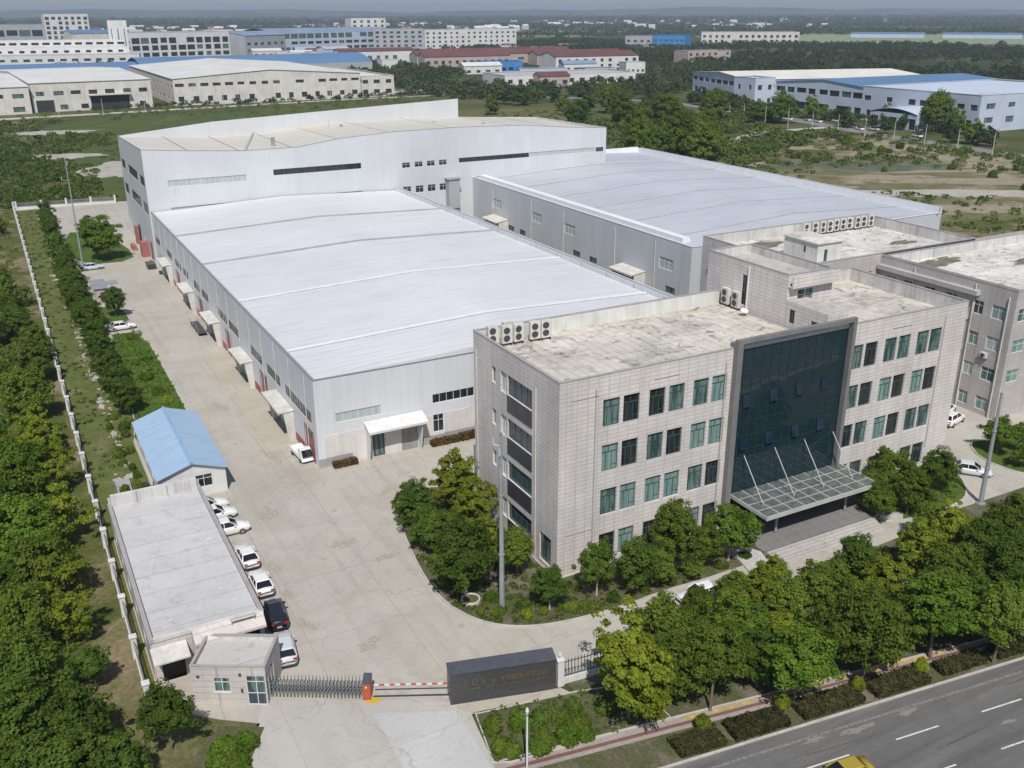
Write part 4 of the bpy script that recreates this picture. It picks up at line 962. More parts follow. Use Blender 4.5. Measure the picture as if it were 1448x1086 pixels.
shel = thing('bike_shelter', 'pale blue grey flat shelter roof on posts half hidden by trees', 'shelter', (14.4, 212.5, 0))
s = MB(); s.box(0, 3.0, 0, 7.6, 2.5, 2.62); s.box(3.03, 5.4, 2.6, 6.2, 2.35, 2.45); s.build('shelter_roof', M['bluegrey_roof'] if False else M['steel'], shel)
for x, y in ((.2,.2),(2.8,.2),(.2,7.4),(2.8,7.4)): MB().bar((x,y,0),(x,y,2.5),.06).build('post', M['pink_wall'], shel)
MB().box(.3,2.7,.4,.5,0,2.0).build('back_panel', M['pink_wall'], shel)
trough = thing('mixing_pit', 'pale concrete box pit with dark opening behind the garage', 'pit', (6.9, 115.9, 0))
t_ = MB(); t_.box(0,1.7,1.6,3.6,0,1.3); t_.box(0,.22,0,1.6,0,1.1); t_.box(1.5,1.7,0,1.6,0,1.1); t_.build('body', M['plinth'], trough); MB().box(.25,1.48,.05,1.58,.02,.3).build('dark_floor', M['dark_void'], trough)
bl = MB().bar((8.75,116.4,0),(8.75,116.4,.85),.36,n=14).bar((8.75,116.4,.85),(8.75,116.4,.9),.38,n=14).build('barrel', M['steel_dark']); tag(bl, 'dark round barrel standing beside the concrete pit', 'barrel')
sc_ = MB()
for _ in range(18): 
    x, y = 10.3+rng.uniform(-1.2,1.0), 116.8+rng.uniform(-1.5,1.5); sc_.box(x,x+rng.uniform(.2,.9),y,y+rng.uniform(.2,.7),0.02,rng.uniform(.2,.8))
tag(sc_.build('scrap_heap', M['steel_dark']), 'heap of dark scrap between the pit and the blue roofed hut', 'scrap')

# ------------------------------------------------------------------ boundary walls
def fence(name, label, x0, y0, x1, y1, pitch, grp=None):
    L = math.hypot(x1-x0, y1-y0); a = math.atan2(y1-y0, x1-x0); f = thing(name, label, 'wall', (x0, y0, 0), a)
    b = MB().box(0, L, -.12, .12, 0, .75); b.build('base_wall', M['parapet_white'], f)
    n = max(1, int(round(L/pitch))); p = L/n; rl = MB()
    for i in range(n):
        a0, a1 = i*p+.28, (i+1)*p-.28
        rl.box(a0, a1, -.03, .03, 1.85, 1.92); rl.box(a0, a1, -.03, .03, .85, .92)
        k = a0 + .1
        while k < a1 - .08: rl.box(k, k+.07, -.02, .02, .755, 2.05); k += .2 if p < 5 else .26
    rl.build('railing', M['steel'], f)
    pm = MB(); pm.box(-.26,.26,-.26,.26,0,2.3); pm.box(-.34,.34,-.34,.34,2.3,2.42); pm.box(-.22,.22,-.22,.22,2.42,2.5); me = pm.mesh('post', M['white'])
    for i in range(n+1): link('post', me, f, (i*p, 0, 0))
    return f
fence('boundary_wall', 'long white boundary wall with railings running back along the left wood', 4.05, 75.0, 4.05, 331, 7.6)
fence('boundary_wall', 'white posted back wall between the tall hall and the long boundary wall', 4.8, 331.2, 33, 328.5, 7.2)
ff_ = thing('bar_fence', 'black bar fence on a white plinth half hidden behind the street trees', 'fence', (36.95, 60.25, 0), R(-5.5))
MB().box(.3, 58, -.12, .12, 0, .7).build('base_wall', M['parapet_white'], ff_)
rl = MB(); k = .5
rl.box(.4, 58, -.025, .025, 2.3, 2.36); rl.box(.4, 58, -.025, .025, .85, .91)
while k < 58: rl.box(k, k+.05, -.025, .025, .705, 2.6); k += .32
rl.build('railing', M['steel_dark'], ff_)
pm = MB(); pm.box(-.3,.3,-.3,.3,0,2.7); pm.box(-.36,.36,-.36,.36,2.69,2.82); pme = pm.mesh('pillar', M['white'])
for k in range(9): link('pillar', pme, ff_, (k*7.2, 0, 0))
lg = MB().bar((0,0,2.82),(0,0,3.2),.08).bar((0,0,3.2),(0,0,3.45),.16,.12,n=8).build('pillar_lamp', M['frame_white'], ff_)

# ------------------------------------------------------------------ sign wall with gold lettering
sa = math.atan2(59.9-62.4, 36.4-27.2)
sign = thing('sign_wall', 'polished black granite sign wall with two lines of gold lettering', 'sign', (27.2, 62.4, 0), sa)
SLn = 9.53
MB().hexa([(0,0,0),(SLn,0,0),(SLn,1.75,0),(0,1.75,0)], [(0,0,.72),(SLn,0,.72),(SLn,1.75,.72),(0,1.75,.72)]).each('plinth', M['granite_black'], sign)
MB().hexa([(.0,.04,.725),(SLn,.04,.725),(SLn,1.72,.725),(.0,1.72,.725)], [(0,.22,3.0),(SLn,.22,3.0),(SLn,1.7,3.12),(0,1.7,3.12)]).build('sign_face', M['granite_black'], sign)
cp_ = MB().hexa([(-.06,.14,3.003),(SLn+.06,.14,3.003),(SLn+.06,1.78,3.123),(-.06,1.78,3.123)], [(-.06,.14,3.07),(SLn+.06,.14,3.07),(SLn+.06,1.78,3.19),(-.06,1.78,3.19)]).build('coping', M['granite_top'], sign)
tx = MB(); rs = random.Random(21)
fy = lambda z: .04 + (z-.725)/(3.0-.725)*.18 - .012
def stroke(xa, za, xb, zb, t):
    p, q = Vector((xa, fy(za), za)), Vector((xb, fy(zb), zb)); dd = (q-p).normalized(); c = Vector((-dd.z, 0, dd.x))*t/2
    o = Vector((0,-.03,0)); tx.hexa([p-c, q-c, q+c, p+c], [p-c+o, q-c+o, q+c+o, p+c+o])
GL_ = {'a':[(0,1,1,1),(.5,1,.5,0),(0,0,1,0)], 'b':[(0,1,1,1),(.1,1,.1,.0),(.1,.55,.9,.55),(.1,.05,.9,.05),(.9,1,.9,.55)], 'c':[(.1,.95,.9,.95),(.5,1,.1,.3),(.5,.7,.95,.2),(.2,.1,.85,.1),(.15,.5,.85,.5)],
       'd':[(.5,1,.1,.45),(.1,.45,.8,.5),(.55,.5,.15,.05),(.15,.05,.9,.1),(.75,.3,.95,0)], 'e':[(.5,1,.5,0),(.1,.8,.9,.8),(.1,.8,.1,.4),(.9,.8,.9,.4),(.1,.4,.9,.4)], 'f':[(0,1,1,1),(0,1,0,0),(1,1,1,0),(0,0,1,0),(.25,.7,.75,.7),(.25,.35,.75,.35),(.5,.7,.5,.35)],
       'g':[(.1,.9,.45,.9),(.25,1,.25,0),(.6,1,.6,.2),(.6,.6,1,.7),(.6,.2,1,.1)], 'h':[(0,.75,1,.75),(.45,1,.2,.3),(.3,.45,.9,.45),(.9,.45,.85,0),(.35,.45,.35,0)], 'i':[(.35,1,.0,.5),(.65,1,1,.5),(.45,.5,.2,.1),(.2,.1,.8,.1),(.65,.3,.85,0)], 'j':[(.1,.9,.9,.9),(.9,.9,.9,.1),(.2,.65,.7,.65),(.25,.4,.25,.1),(.25,.4,.65,.4),(.65,.4,.65,.1),(.25,.1,.65,.1)]}
def glyph(k, x, z, s, t):
    for a, b, c, d_ in GL_[k]: stroke(x+a*s, z+b*s, x+c*s, z+d_*s, t)
for k, x in zip('abcd', (1.15, 1.95, 2.7, 3.65)): glyph(k, x, 1.72, .5, .055)
for k, x in zip('effhjgij', (4.55, 5.07, 5.6, 6.15, 6.7, 7.2, 7.7, 8.2)): glyph(k, x, 1.76, .46, .05)
xx = 1.7
for k in range(26):
    if k == 4: xx += .55
    glyph(rs.choice('adegi'), xx, 1.28, .17, .035); xx += .258
tx.build('lettering', M['gold'], sign)

# ------------------------------------------------------------------ sliding gate, barrier
gp0, gp1 = Vector((13.75, 71.35, 0)), Vector((20.95, 67.15, 0)); ga = math.atan2(gp1.y-gp0.y, gp1.x-gp0.x); gl = (gp1-gp0).length
gate = thing('sliding_gate', 'steel concertina sliding gate with spiked top drawn across the entrance', 'gate', tuple(gp0), ga)
lt = MB(); n = 26; st_ = gl/n
for i in range(n):
    a = i*st_
    for (z0_, z1_) in ((.15,.65),(.6,1.1),(1.05,1.55)):
        for sy, q in ((-.28, 1), (.28, -1)):
            za, zb = (z0_, z1_) if q > 0 else (z1_, z0_); lt.bar((a, sy, za), (a+st_, sy, zb), .028, n=4); lt.bar((a, sy*.3, zb), (a+st_, sy*.3, za), .028, n=4)
lt.build('lattice', M['steel'], gate)
ps = MB()
for i in range(n+1):
    a = i*st_
    for y in (-.3, .3): ps.bar((a, y, .05), (a, y, 1.62), .03, n=4); ps.bar((a, y, 1.62), (a, y, 1.95), .035, .008, n=4)
    ps.box(a-.02, a+.02, -.3, .3, 1.5, 1.55); ps.bar((a,-.34,.07),(a,-.26,.07), .07, n=8); ps.bar((a,.26,.07),(a,.34,.07), .07, n=8)
ps.build('upright', M['steel_dark'], gate)
MB().box(-.35, -.1, -.35, .35, 0, 1.7).build('end_post', M['steel'], gate)
gb = thing('gate_motor_cabinet', 'orange red gate drive cabinet with dark sloped top at the gate end', 'cabinet', tuple(gp1), ga)
MB().box(.03, .72, -.55, .55, .02, 1.75).build('body', M['red'], gb)
MB().hexa([(0,-.6,1.755),(.75,-.6,1.755),(.75,.6,1.755),(0,.6,1.755)], [(.02,-.58,1.8),(.73,-.58,1.8),(.73,.58,2.1),(.02,.58,2.1)]).build('lid', M['granite_top'], gb)
MB().bar((.36,-.58,1.4),(.36,-.551,1.4),.09,n=12).build('badge', M['frame_white'], gb)
b0, b1 = Vector((21.75, 66.65, 0)), Vector((27.6, 63.75, 0)); ba = math.atan2(b1.y-b0.y, b1.x-b0.x); bl_ = (b1-b0).length
bar = thing('boom_barrier', 'red and white boom barrier lowered between the red cabinet and the sign wall', 'barrier', tuple(b0), ba)
bm = MB()
for i in range(14): bm.box(i*bl_/14, (i+1)*bl_/14, -.05, .05, 1.2, 1.32, 1 if i % 2 else 0)
bm.build('boom', [M['white'], M['red']], bar)
MB().box(bl_+.0, bl_+.35, -.2, .2, 0, 1.05).box(bl_+.02, bl_+.33,-.18,.18,1.05,1.5,1).box(bl_+.02, bl_+.33,-.18,.18,.25,.55,2).build('barrier_post', [M['steel_dark'], M['red'], M['yellow']], bar)
gt = MB().box(-.1, bl_, -.12, .12, .031, .05).build('floor_strip', M['steel_dark'], bar)  # thin dark strip on the ground along the boom line
sheet('gate_track', [(13.3,71.2),(21.6,66.3),(27.9,63.2),(27.9,63.45),(21.6,66.62),(13.3,71.5)], .042, M['patch'])
ym = MB(); ym.poly([(20.8,66.1,.046),(21.9,65.7,.046),(22.1,66.4,.046),(21.0,66.6,.046)]); struct('yellow_floor_mark', ym, M['yellow'])

# ------------------------------------------------------------------ poles and lamps
def pole(name, label, x, y, h, r0_, r1_, arms):
    p = thing(name, label, 'pole', (x, y, 0)); m = MB(); segs = 3
    for i in range(segs):
        za, zb = h*i/segs, h*(i+1)/segs; ra_, rb_ = r0_+(r1_-r0_)*i/segs, r0_+(r1_-r0_)*(i+1)/segs; m.bar((0,0,za),(0,0,zb), ra_, rb_, n=12)
        m.bar((0,0,zb-.12),(0,0,zb-.02), rb_+.07, n=12)
    m.build('shaft', M['steel'], p)
    MB().bar((0,0,0),(0,0,.12), r0_*1.9, n=12).build('base_flange', M['steel'], p)
    a = MB()
    for z, l, an in arms: a.bar((0,0,z), (l*math.cos(an), l*math.sin(an), z+.25*l), .045); a.bar((l*math.cos(an), l*math.sin(an), z+.25*l-.1), (l*math.cos(an), l*math.sin(an), z+.25*l+.7), .09, n=8)
    a.bar((0,0,h),(0,0,h+1.6),.03)
    a.build('antenna_arm', M['steel_lite'], p)
    return p
pole('steel_mast', 'tall grey tapered steel mast in the bed at the office corner', 37.8, 73.0, 19.6, .30, .13, [(18.2,.7,2.6),(19.1,.6,.2),(17.4,.5,4.0)])
pole('steel_mast', 'grey steel mast on the right by the drive and parked cars', 99.7, 64.9, 14.6, .30, .14, [(13.2,.6,.4)])
pole('steel_mast', 'thin distant steel mast beside the row of trees on the left', 15.2, 243.5, 25.5, .22, .09, [(20.5,1.4,3.3),(24,.5,.8)])
lamp = thing('street_lamp', 'slim white street lamp standing in the clipped bed by the sign wall', 'street lamp', (29.25, 52.4, 0))
MB().bar((0,0,0),(0,0,5.7),.09,.07,n=10).build('post', M['white'], lamp); MB().bar((0,0,5.7),(0,0,6.0),.10,.16,n=10).bar((0,0,6.0),(0,0,6.25),.16,.08,n=10).build('lamp_head', M['frame_white'], lamp); MB().bar((0,0,5.58),(0,0,5.7),.11,n=10).build('collar', M['blue_wall'], lamp)
MB().box(-.18,.18,-.18,.18,0,.06).build('base_plate', M['steel'], lamp)

# ------------------------------------------------------------------ cars
def car(label, paintm, suv=False, group=None, roofm=None):
    c = thing('parked_car', label, 'car', group=group); P = M[paintm]; up = .14 if suv else 0
    st_ = [(-2.32,.70,.48,.80),(-2.22,.80,.34,.96+up),(-2.0,.86,.26,1.0+up),(-1.3,.90,.22,1.0+up),(-.2,.91,.21,.97+up),(.9,.905,.21,.95+up),(1.05,.90,.22,.94+up),(1.7,.87,.24,.86+up*.8),(2.12,.80,.30,.74+up*.6),(2.30,.66,.42,.62+up*.5)]
    V = []; F = []; K = 12
    for x, hw, zl, zt in st_:
        h = [(0,zl),(hw*.86,zl),(hw*.97,zl+.12),(hw,zl+(zt-zl)*.45),(hw*.985,zl+(zt-zl)*.75),(hw*.90,zt-.01),(0,zt+.03)]
        ring = [(x,-y,z) for y, z in h] + [(x,y,z) for y, z in reversed(h[1:-1])]; V += ring
    for i in range(len(st_)-1):
        for k in range(K): a, b = i*K+k, i*K+(k+1) % K; F.append((a, b, b+K, a+K))
    F.append(tuple(range(K))); F.append(tuple(reversed(range((len(st_)-1)*K, len(st_)*K))))
    m = MB(); m.v = V; m.f = F; m.m = [0]*len(F); body = m.build('body', P, c, smooth=True)
    zb, zr = .95+up, 1.44+up*1.5; xb0, xb1, xt0, xt1 = (-2.1 if suv else -1.85), 1.02, (-1.75 if suv else -1.22), .22
    B = [(xb0,-.80,zb),(xb1,-.78,zb),(xb1,.78,zb),(xb0,.80,zb)]; T = [(xt0,-.62,zr),(xt1,-.62,zr),(xt1,.62,zr),(xt0,.62,zr)]
    MB().hexa(B, T).build('windows', M['g_car'], c)
    r = MB(); o = .03
    r.hexa([(xt0-.04,-.645,zr-.01),(xt1+.05,-.645,zr-.01),(xt1+.05,.645,zr-.01),(xt0-.04,.645,zr-.01)], [(xt0+.12,-.52,zr+.06),(xt1-.12,-.52,zr+.06),(xt1-.12,.52,zr+.06),(xt0+.12,.52,zr+.06)])
    r.build('roof', M[roofm] if roofm else P, c)
    pl_ = MB()
    for (b, t) in zip(B, T):
        s_ = 1 if b[1] > 0 else -1; pl_.beam((b[0],b[1]+.012*s_,b[2]),(t[0],t[1]+.012*s_,t[2]),.09,.06)
    for s_ in (-1,1): pl_.beam((-.42,.80*s_,zb),(-.42,.64*s_,zr),.07,.05)
    pl_.each('pillar', P, c)
    wm = MB().bar((0,-.11,0),(0,.11,0),.33,n=18).mesh('wheel', M['tyre']); rmh = MB().bar((0,-.118,0),(0,.118,0),.21,n=14).mesh('rim', M['rim'])
    for x in (-1.38, 1.38):
        for y in (-.81, .81): wh = link('wheel', wm, c, (x, y, .33)); link('rim', rmh, wh)
    for s_ in (-1,1):
        MB().box(2.12,2.24,.45*s_-.17,.45*s_+.17,.60+up*.5,.73+up*.5).build('headlight', M['lamp_clear'], c)
        MB().box(-2.31,-2.2,.62*s_-.16,.62*s_+.16,.78+up*.5,.95+up*.6).build('tail_light', M['lamp_red'], c)
        MB().box(.55,.75,.90*s_-.1,.90*s_+.1,.95+up,1.08+up).build('mirror', P, c)
    MB().box(-2.345,-2.31,-.22,.22,.55,.68).build('number_plate', M['plate'], c)
    MB().box(-2.36,-2.2,-.7,.7,.34,.46).box(2.15,2.34,-.6,.6,.34,.44).build('bumper', M['steel_dark'] if paintm != 'car_black' else M['tyre'], c)
    return c
def place(c, x, y, a, z=.02):
    c.scale = (1.08, 1.08, 1.08); c.location = (x, y, z); c.rotation_euler = (0,0,R(a)); return c
white = place(car('white saloon beside the garage, second white one behind the black car', 'car_white'), 17.4, 94.6, 91)
suv = place(car('white estate car parked nose out, nearest the front of the three beside the garage', 'car_white', True), 16.9, 101.6, 0)
a_ = dup(white, (17.4, 88.6, .02), R(89), 'white saloon parked between the black car and another white saloon')
a_ = dup(suv, (16.3, 105.6, .02), R(3), 'white car parked nose out, middle one of three beside the blue roofed hut')
a_ = dup(suv, (15.9, 108.2, .02), R(8), 'white car closest to the blue roofed hut, mostly hidden behind another')
place(car('black saloon parked against the front end of the garage', 'car_black', True), 17.3, 82.3, 83)
place(car('silver white hatchback parked behind the guard house next to the sliding gate', 'car_silver', True), 16.5, 76.4, 82)
place(car('pale blue car parked by the far lawn beside the thin mast', 'car_blue'), 17.0, 241, 5)
a_ = dup(white, (16.8, 189.0, .04), R(4), 'white car parked alone on the paved bay between the lawns')
a_ = dup(white, (119.6, 86.2, .02), R(20), 'white car by the annex court behind the office, farther of two'); a_ = dup(suv, (117.4, 83.2, .02), R(14), 'white car by the annex court behind the office, nearer of two')
place(car('pale silver car parked by the planted bed at the right end of the office', 'car_silver'), 105.6, 70.9, -50)
a_ = dup(white, (56.6, 65.0, .02), R(176), 'white car on the front drive peeping out between street trees')
tx_ = place(car('dull yellow taxi on the road at the lower edge of the picture', 'car_yellow'), 50.6, 39.75, 173, .015); tx_.name = 'taxi'; tx_['category'] = 'taxi'
van = thing('small_truck', 'small white flatbed truck parked at the corner of the white hall', 'truck', (30.4, 117.4, .02), R(-86))
MB().hexa([(.9,-.8,.45),(2.4,-.8,.4),(2.4,.8,.4),(.9,.8,.45)], [(.95,-.74,1.95),(1.75,-.72,1.95),(1.75,.72,1.95),(.95,.74,1.95)]).build('cab', M['car_white'], van)
MB().hexa([(1.83,-.66,1.85),(2.38,-.72,1.05),(2.40,.72,1.05),(1.85,.66,1.85)], [(1.87,-.66,1.87),(2.42,-.72,1.07),(2.44,.72,1.07),(1.89,.66,1.87)]).build('windscreen', M['g_car'], van)
tb = MB(); tb.box(-2.3,.85,-.85,.85,.6,.7); tb.box(-2.3,.85,-.85,-.8,.7,1.1); tb.box(-2.3,.85,.8,.85,.7,1.1); tb.box(-2.3,-2.25,-.8,.8,.7,1.1); tb.box(.8,.85,-.8,.8,.7,1.8); tb.build('cargo_bed', M['car_white'], van)
wm = MB().bar((0,-.1,0),(0,.1,0),.3,n=16).mesh('wheel', M['tyre'])
for x in (-1.5,1.5):
    for y in (-.74,.74): link('wheel', wm, van, (x,y,.3))

# ------------------------------------------------------------------ air conditioners, bins, odds and ends
def ac_unit(label, big=True):
    a = thing('air_conditioner', label, 'air conditioner'); h = 1.75 if big else .8
    MB().box(-.5,.5,-.2,.2,.25,.25+h).build('casing', M['offwhite'], a)
    for z in ((.25+h*.28, .25+h*.72) if big else (.25+h*.5,)):
        MB().bar((-.06,-.21,z),(-.06,-.235,z),.32,n=16).build('fan_grille', M['steel_dark'], a)
    MB().box(-.45,-.38,-.25,.25,0,.25).box(.38,.45,-.25,.25,0,.25).each('stand', M['steel_dark'], a)
    return a
acs = []
a0 = ac_unit('tall outdoor air conditioner in the cluster at the left back corner of the office roof'); a0.scale = (1.3,1.3,1.2); a0.location = (48.7, 92.4, 20.62); a0['group'] = 'air conditioners at the office roof corner'
for x, y, r_ in ((47.2,93.0,0),(50.2,92.4,6),(52.3,92.2,-4),(53.7,92.1,-4),(49.5,93.6,0)): dup(a0, (x,y,20.62), R(r_))
b0_ = dup(a0, (128.4,126.9,18.02), 0, 'outdoor air conditioner in the row along the back parapet of the annex roof', 'air conditioners along the annex parapet')
for k in range(9): dup(b0_, (130.6+k*1.75, 126.9+rng.uniform(-.2,.2), 18.02), R(rng.uniform(-6,6)))
c0 = ac_unit('small outdoor air conditioner on brackets on the grey side of the annex', False); c0['group'] = 'air conditioners on the annex side wall'
c0.location = (123.55, 88.6, 13.4); c0.rotation_euler = (0,0,R(-90))
for y, z in ((88.8,8.6),(84.4,8.5),(95.0,13.6),(99.0,9.2),(91.6,4.5)): dup(c0, (123.55,y,z), R(-90))
d0 = dup(a0, (81.2, 92.9, 20.57), R(-90), 'outdoor air conditioner standing against the stair tower, farther of the two', 'none'); del d0['group']
d1 = dup(a0, (81.2, 90.9, 20.57), R(-90), 'outdoor air conditioner standing against the stair tower beside its doorway', 'none'); del d1['group']
sd = thing('satellite_dish', 'white satellite dish at the foot of the stair tower', 'satellite dish', (80.2, 88.2, 20.6))
dm = MB(); 
for k in range(16):
    a, b = 2*math.pi*k/16, 2*math.pi*(k+1)/16
    dm.poly([(0,0,.5),(.55*math.cos(a),.55*math.sin(a)*.8-.1,.7+.2*math.sin(a)),(.55*math.cos(b),.55*math.sin(b)*.8-.1,.7+.2*math.sin(b))])
dm.build('dish', M['white'], sd); MB().bar((0,0,0),(0,0,.5),.05).each('stand', M['steel'], sd)
du = thing('dumpster', 'dark green skip full of waste by the red porch of the tall hall', 'skip', (29.3, 235.5, .02))
MB().hexa([(-.8,-1.5,.1),(.8,-1.5,.1),(.8,1.5,.1),(-.8,1.5,.1)], [(-1,-1.8,1.3),(1,-1.8,1.3),(1,1.8,1.3),(-1,1.8,1.3)]).build('bin_body', M['steel_dark'], du); MB().hexa([(-.8,-1.6,1.3),(.8,-1.6,1.3),(.8,1.6,1.3),(-.8,1.6,1.3)], [(-.2,-.9,1.7),(.3,-.8,1.6),(.4,.9,1.8),(-.3,.7,1.6)]).build('waste', M['soil'], du)
tr = thing('flat_trolley', 'dark steel flat trolley standing beside the white hall doors', 'trolley', (29.5, 181.5, .02))
MB().box(-.75,.75,-4.2,4.2,.5,.6).build('deck', M['steel_dark'], tr)
k_ = MB()
for y in (-4.1,-1.5,1.5,4.1): k_.bar((-.7,y,.6),(-.7,y,1.4),.04); k_.bar((.7,y,.6),(.7,y,1.4),.04)
k_.bar((-.7,-4.1,1.4),(-.7,4.1,1.4),.04).build('side_rail', M['steel'], tr)
for x in (-.6,.6):
    for y in (-3.2,3.2): MB().bar((x-.08,y,.25),(x+.08,y,.25),.25,n=12).build('wheel', M['tyre'], tr)
bn = thing('litter_bin', 'small dark bin by the wall of the white hall near the skip', 'bin', (30.4, 228.6, .02)); MB().bar((0,0,0),(0,0,.9),.35,.42,n=12).build('bin_body', M['steel_dark'], bn); MB().bar((0,0,.9),(0,0,1.0),.44,.3,n=12).build('lid', M['steel'], bn)
pr_ = thing('stone_planter', 'low round pale stone planter under a dark tree in the office bed', 'planter', (35.6, 75.7, .12))
rg = MB()
for k in range(18):
    a, b = 2*math.pi*k/18, 2*math.pi*(k+1)/18; f_ = lambda r, t, z: (r*math.cos(t), r*math.sin(t), z)
    rg.hexa([f_(.85,a,0),f_(1.0,a,0),f_(1.0,b,0),f_(.85,b,0)], [f_(.85,a,.35),f_(1.0,a,.35),f_(1.0,b,.35),f_(.85,b,.35)])
rg.build('rim', M['offwhite'], pr_); MB().poly([(.84*math.cos(2*math.pi*k/18),.84*math.sin(2*math.pi*k/18),.25) for k in range(18)]).build('soil', M['soil'], pr_)

# ------------------------------------------------------------------ vegetation
NR = np.random.default_rng(5)
def unit(n):
    v = NR.normal(size=(n,3)); return v/np.linalg.norm(v, axis=1, keepdims=True)
def quads(P, Nn, size, asp=.75):
    """leaf quads at P facing Nn"""
    n = len(P); a = np.cross(Nn, unit(n)); a /= np.linalg.norm(a, axis=1, keepdims=True)+1e-9; b = np.cross(Nn, a)
    s = size[:,None]; a = a*s; b = b*s*asp
    V = np.stack([P-a-b*.4, P+b*-1.0+a*.2, P+a+b*.3, P-a*.2+b], axis=1).reshape(-1,3)
    return V, np.arange(4*n).reshape(n,4)
def crown_pts(nl, nleaf, spread=.62, lr=(.30,.46), flat=1.0, lowcut=-.75, up=.25, core=.5):
    c = unit(nl)*(NR.random((nl,1))**.45)*spread*NR.uniform(.8,1.15,(nl,1)); c[:,2] = c[:,2]*flat; c[:,:2] *= 1-.28*np.clip(c[:,2:3],-.2,1); c[:,:2] += NR.normal(0,.07,2); rad = NR.uniform(lr[0], lr[1], nl)
    c = np.vstack([c, [[0,0,0.05]]]); rad = np.append(rad, core); w_ = rad**2/np.sum(rad**2)
    P = []; D = []; tot = 0
    while tot < nleaf:
        m = nleaf*2; i = NR.choice(len(rad), m, p=w_); d_ = unit(m); d_[:,2] += up; d_ /= np.linalg.norm(d_, axis=1, keepdims=True)
        p = c[i] + d_*rad[i][:,None]*NR.uniform(.80,1.0,(m,1))*(1+np.abs(NR.normal(0,.13,(m,1))))
        dist = np.linalg.norm(p[:,None,:]-c[None], axis=2)/rad[None]; inside = dist.min(1) < .80
        ok = (~inside) & (p[:,2] > lowcut); P.append(p[ok]); D.append(d_[ok]); tot += ok.sum()
    P = np.vstack(P)[:nleaf]; D = np.vstack(D)[:nleaf]
    return P, D
def spray_crown(name, mat, ncl, per, cr, size, irr=.22, shape=.9, drop=.25, hollow=.5):
    """a crown of many small leafy sprays with gaps between them"""
    ph = NR.uniform(0, 6.28, 6); d_ = unit(ncl*2)
    f_ = 1 + irr*(np.sin(2*np.arctan2(d_[:,1],d_[:,0])+ph[0])*.5 + np.sin(3*np.arctan2(d_[:,1],d_[:,0])+ph[1]+d_[:,2]*2)*.6 + np.sin(5*d_[:,2]+ph[2])*.4) + NR.normal(0,.07,len(d_))
    rad = NR.random(len(d_))**(1/2.6); keep = rad > hollow*NR.random(len(d_)); d_, f_, rad = d_[keep][:ncl], f_[keep][:ncl], rad[keep][:ncl]
    c = d_*(f_*rad)[:,None]*.88; taper = 1-.30*np.clip(c[:,2],-.1,1); c[:,:2] *= taper[:,None]; c[:,2] = np.where(c[:,2] < 0, c[:,2]*shape, c[:,2])
    n = len(c); i = np.repeat(np.arange(n), per); rr_ = NR.uniform(.6,1.3,n)*cr; u = unit(n*per)*(NR.random((n*per,1))**.4)
    P = c[i] + u*rr_[i][:,None]*np.array([1,1,.62]); P[:,2] -= drop*rr_[i]*(u[:,0]**2+u[:,1]**2)
    D = u*.7 + d_[i]*.45 + np.array([0,0,.35]); D += NR.normal(size=D.shape)*.38; D /= np.linalg.norm(D, axis=1, keepdims=True)
    V, F = quads(P, D, NR.uniform(.5,1.5,len(P))*size); return np_mesh(name, V, F, mat)
def crown(name, mat, nl, nleaf, size, **kw):
    P, D = crown_pts(nl, nleaf, **kw); Nn = D + NR.normal(size=D.shape)*.55; Nn /= np.linalg.norm(Nn, axis=1, keepdims=True)
    V, F = quads(P, Nn, NR.uniform(.6,1.25,len(P))*size); return np_mesh(name, V, F, mat)
def trunk_mesh(mat, seed, limbs=5):
    r = random.Random(seed); m = MB(); bx, by = r.uniform(-.06,.06), r.uniform(-.06,.06)
    m.bar((0,0,0),(bx,by,.5),.055,.042,n=7); m.bar((bx,by,.5),(bx*1.6,by*1.6,.95),.042,.015,n=6)
    for k in range(limbs):
        a = 2*math.pi*k/limbs + r.uniform(-.4,.4); z = r.uniform(.40,.62); L = r.uniform(.35,.6)
        m.bar((bx,by,z),(bx+L*math.cos(a),by+L*math.sin(a),z+r.uniform(.16,.34)),.024,.008,n=5)
    return m.mesh('trunk', mat)
TR = [trunk_mesh(M['bark'], 1), trunk_mesh(M['bark'], 2), trunk_mesh(M['bark_pale'], 3)]
CR = {}
for k, mat in (('d','leaf_d'),('m','leaf_m'),('g','leaf_g'),('y','leaf_y')):
    loose = k == 'y'
    CR[k] = [spray_crown('crown', M[mat], 165 if not loose else 120, 84, .195 if not loose else .165, .036, .2 if not loose else .34) for _ in range(5)]
CRF = {k: [spray_crown('crown', M[mat], 75, 34, .24, .072, .28) for _ in range(2)] for k, mat in (('d','leaf_d'),('m','leaf_m'),('g','leaf_far'),('y','leaf_shrub'))}
BU = {k: [crown('foliage', M[mat], 9, 1500, .10, spread=.5, lr=(.35,.5), lowcut=-.3, up=.5) for _ in range(2)] for k, mat in (('d','leaf_d'),('m','leaf_m'),('g','leaf_g'),('y','leaf_y'))}
tcount = [0]
def tree(x, y, r, tr, k, label, group=None, name='broadleaf_tree', far=False, sz=None, pale=False):
    tcount[0] += 1; i = tcount[0]; t = thing(name, label, 'tree', (x, y, .03), rng.uniform(0, 6.28), group)
    sz = sz or rng.uniform(.92, 1.12); zc = tr + r*.95*sz
    link('crown', (CRF if far else CR)[k][(i*7+i//3) % (2 if far else 5)], t, (0,0,zc), 0, (r*rng.uniform(.94,1.14), r*rng.uniform(.94,1.14), r*sz*1.06))
    link('trunk', TR[2] if pale else TR[i % 2], t, (0,0,0), 0, (max(1.0,r*.9), max(1.0,r*.9), tr + r*1.1))
    return t
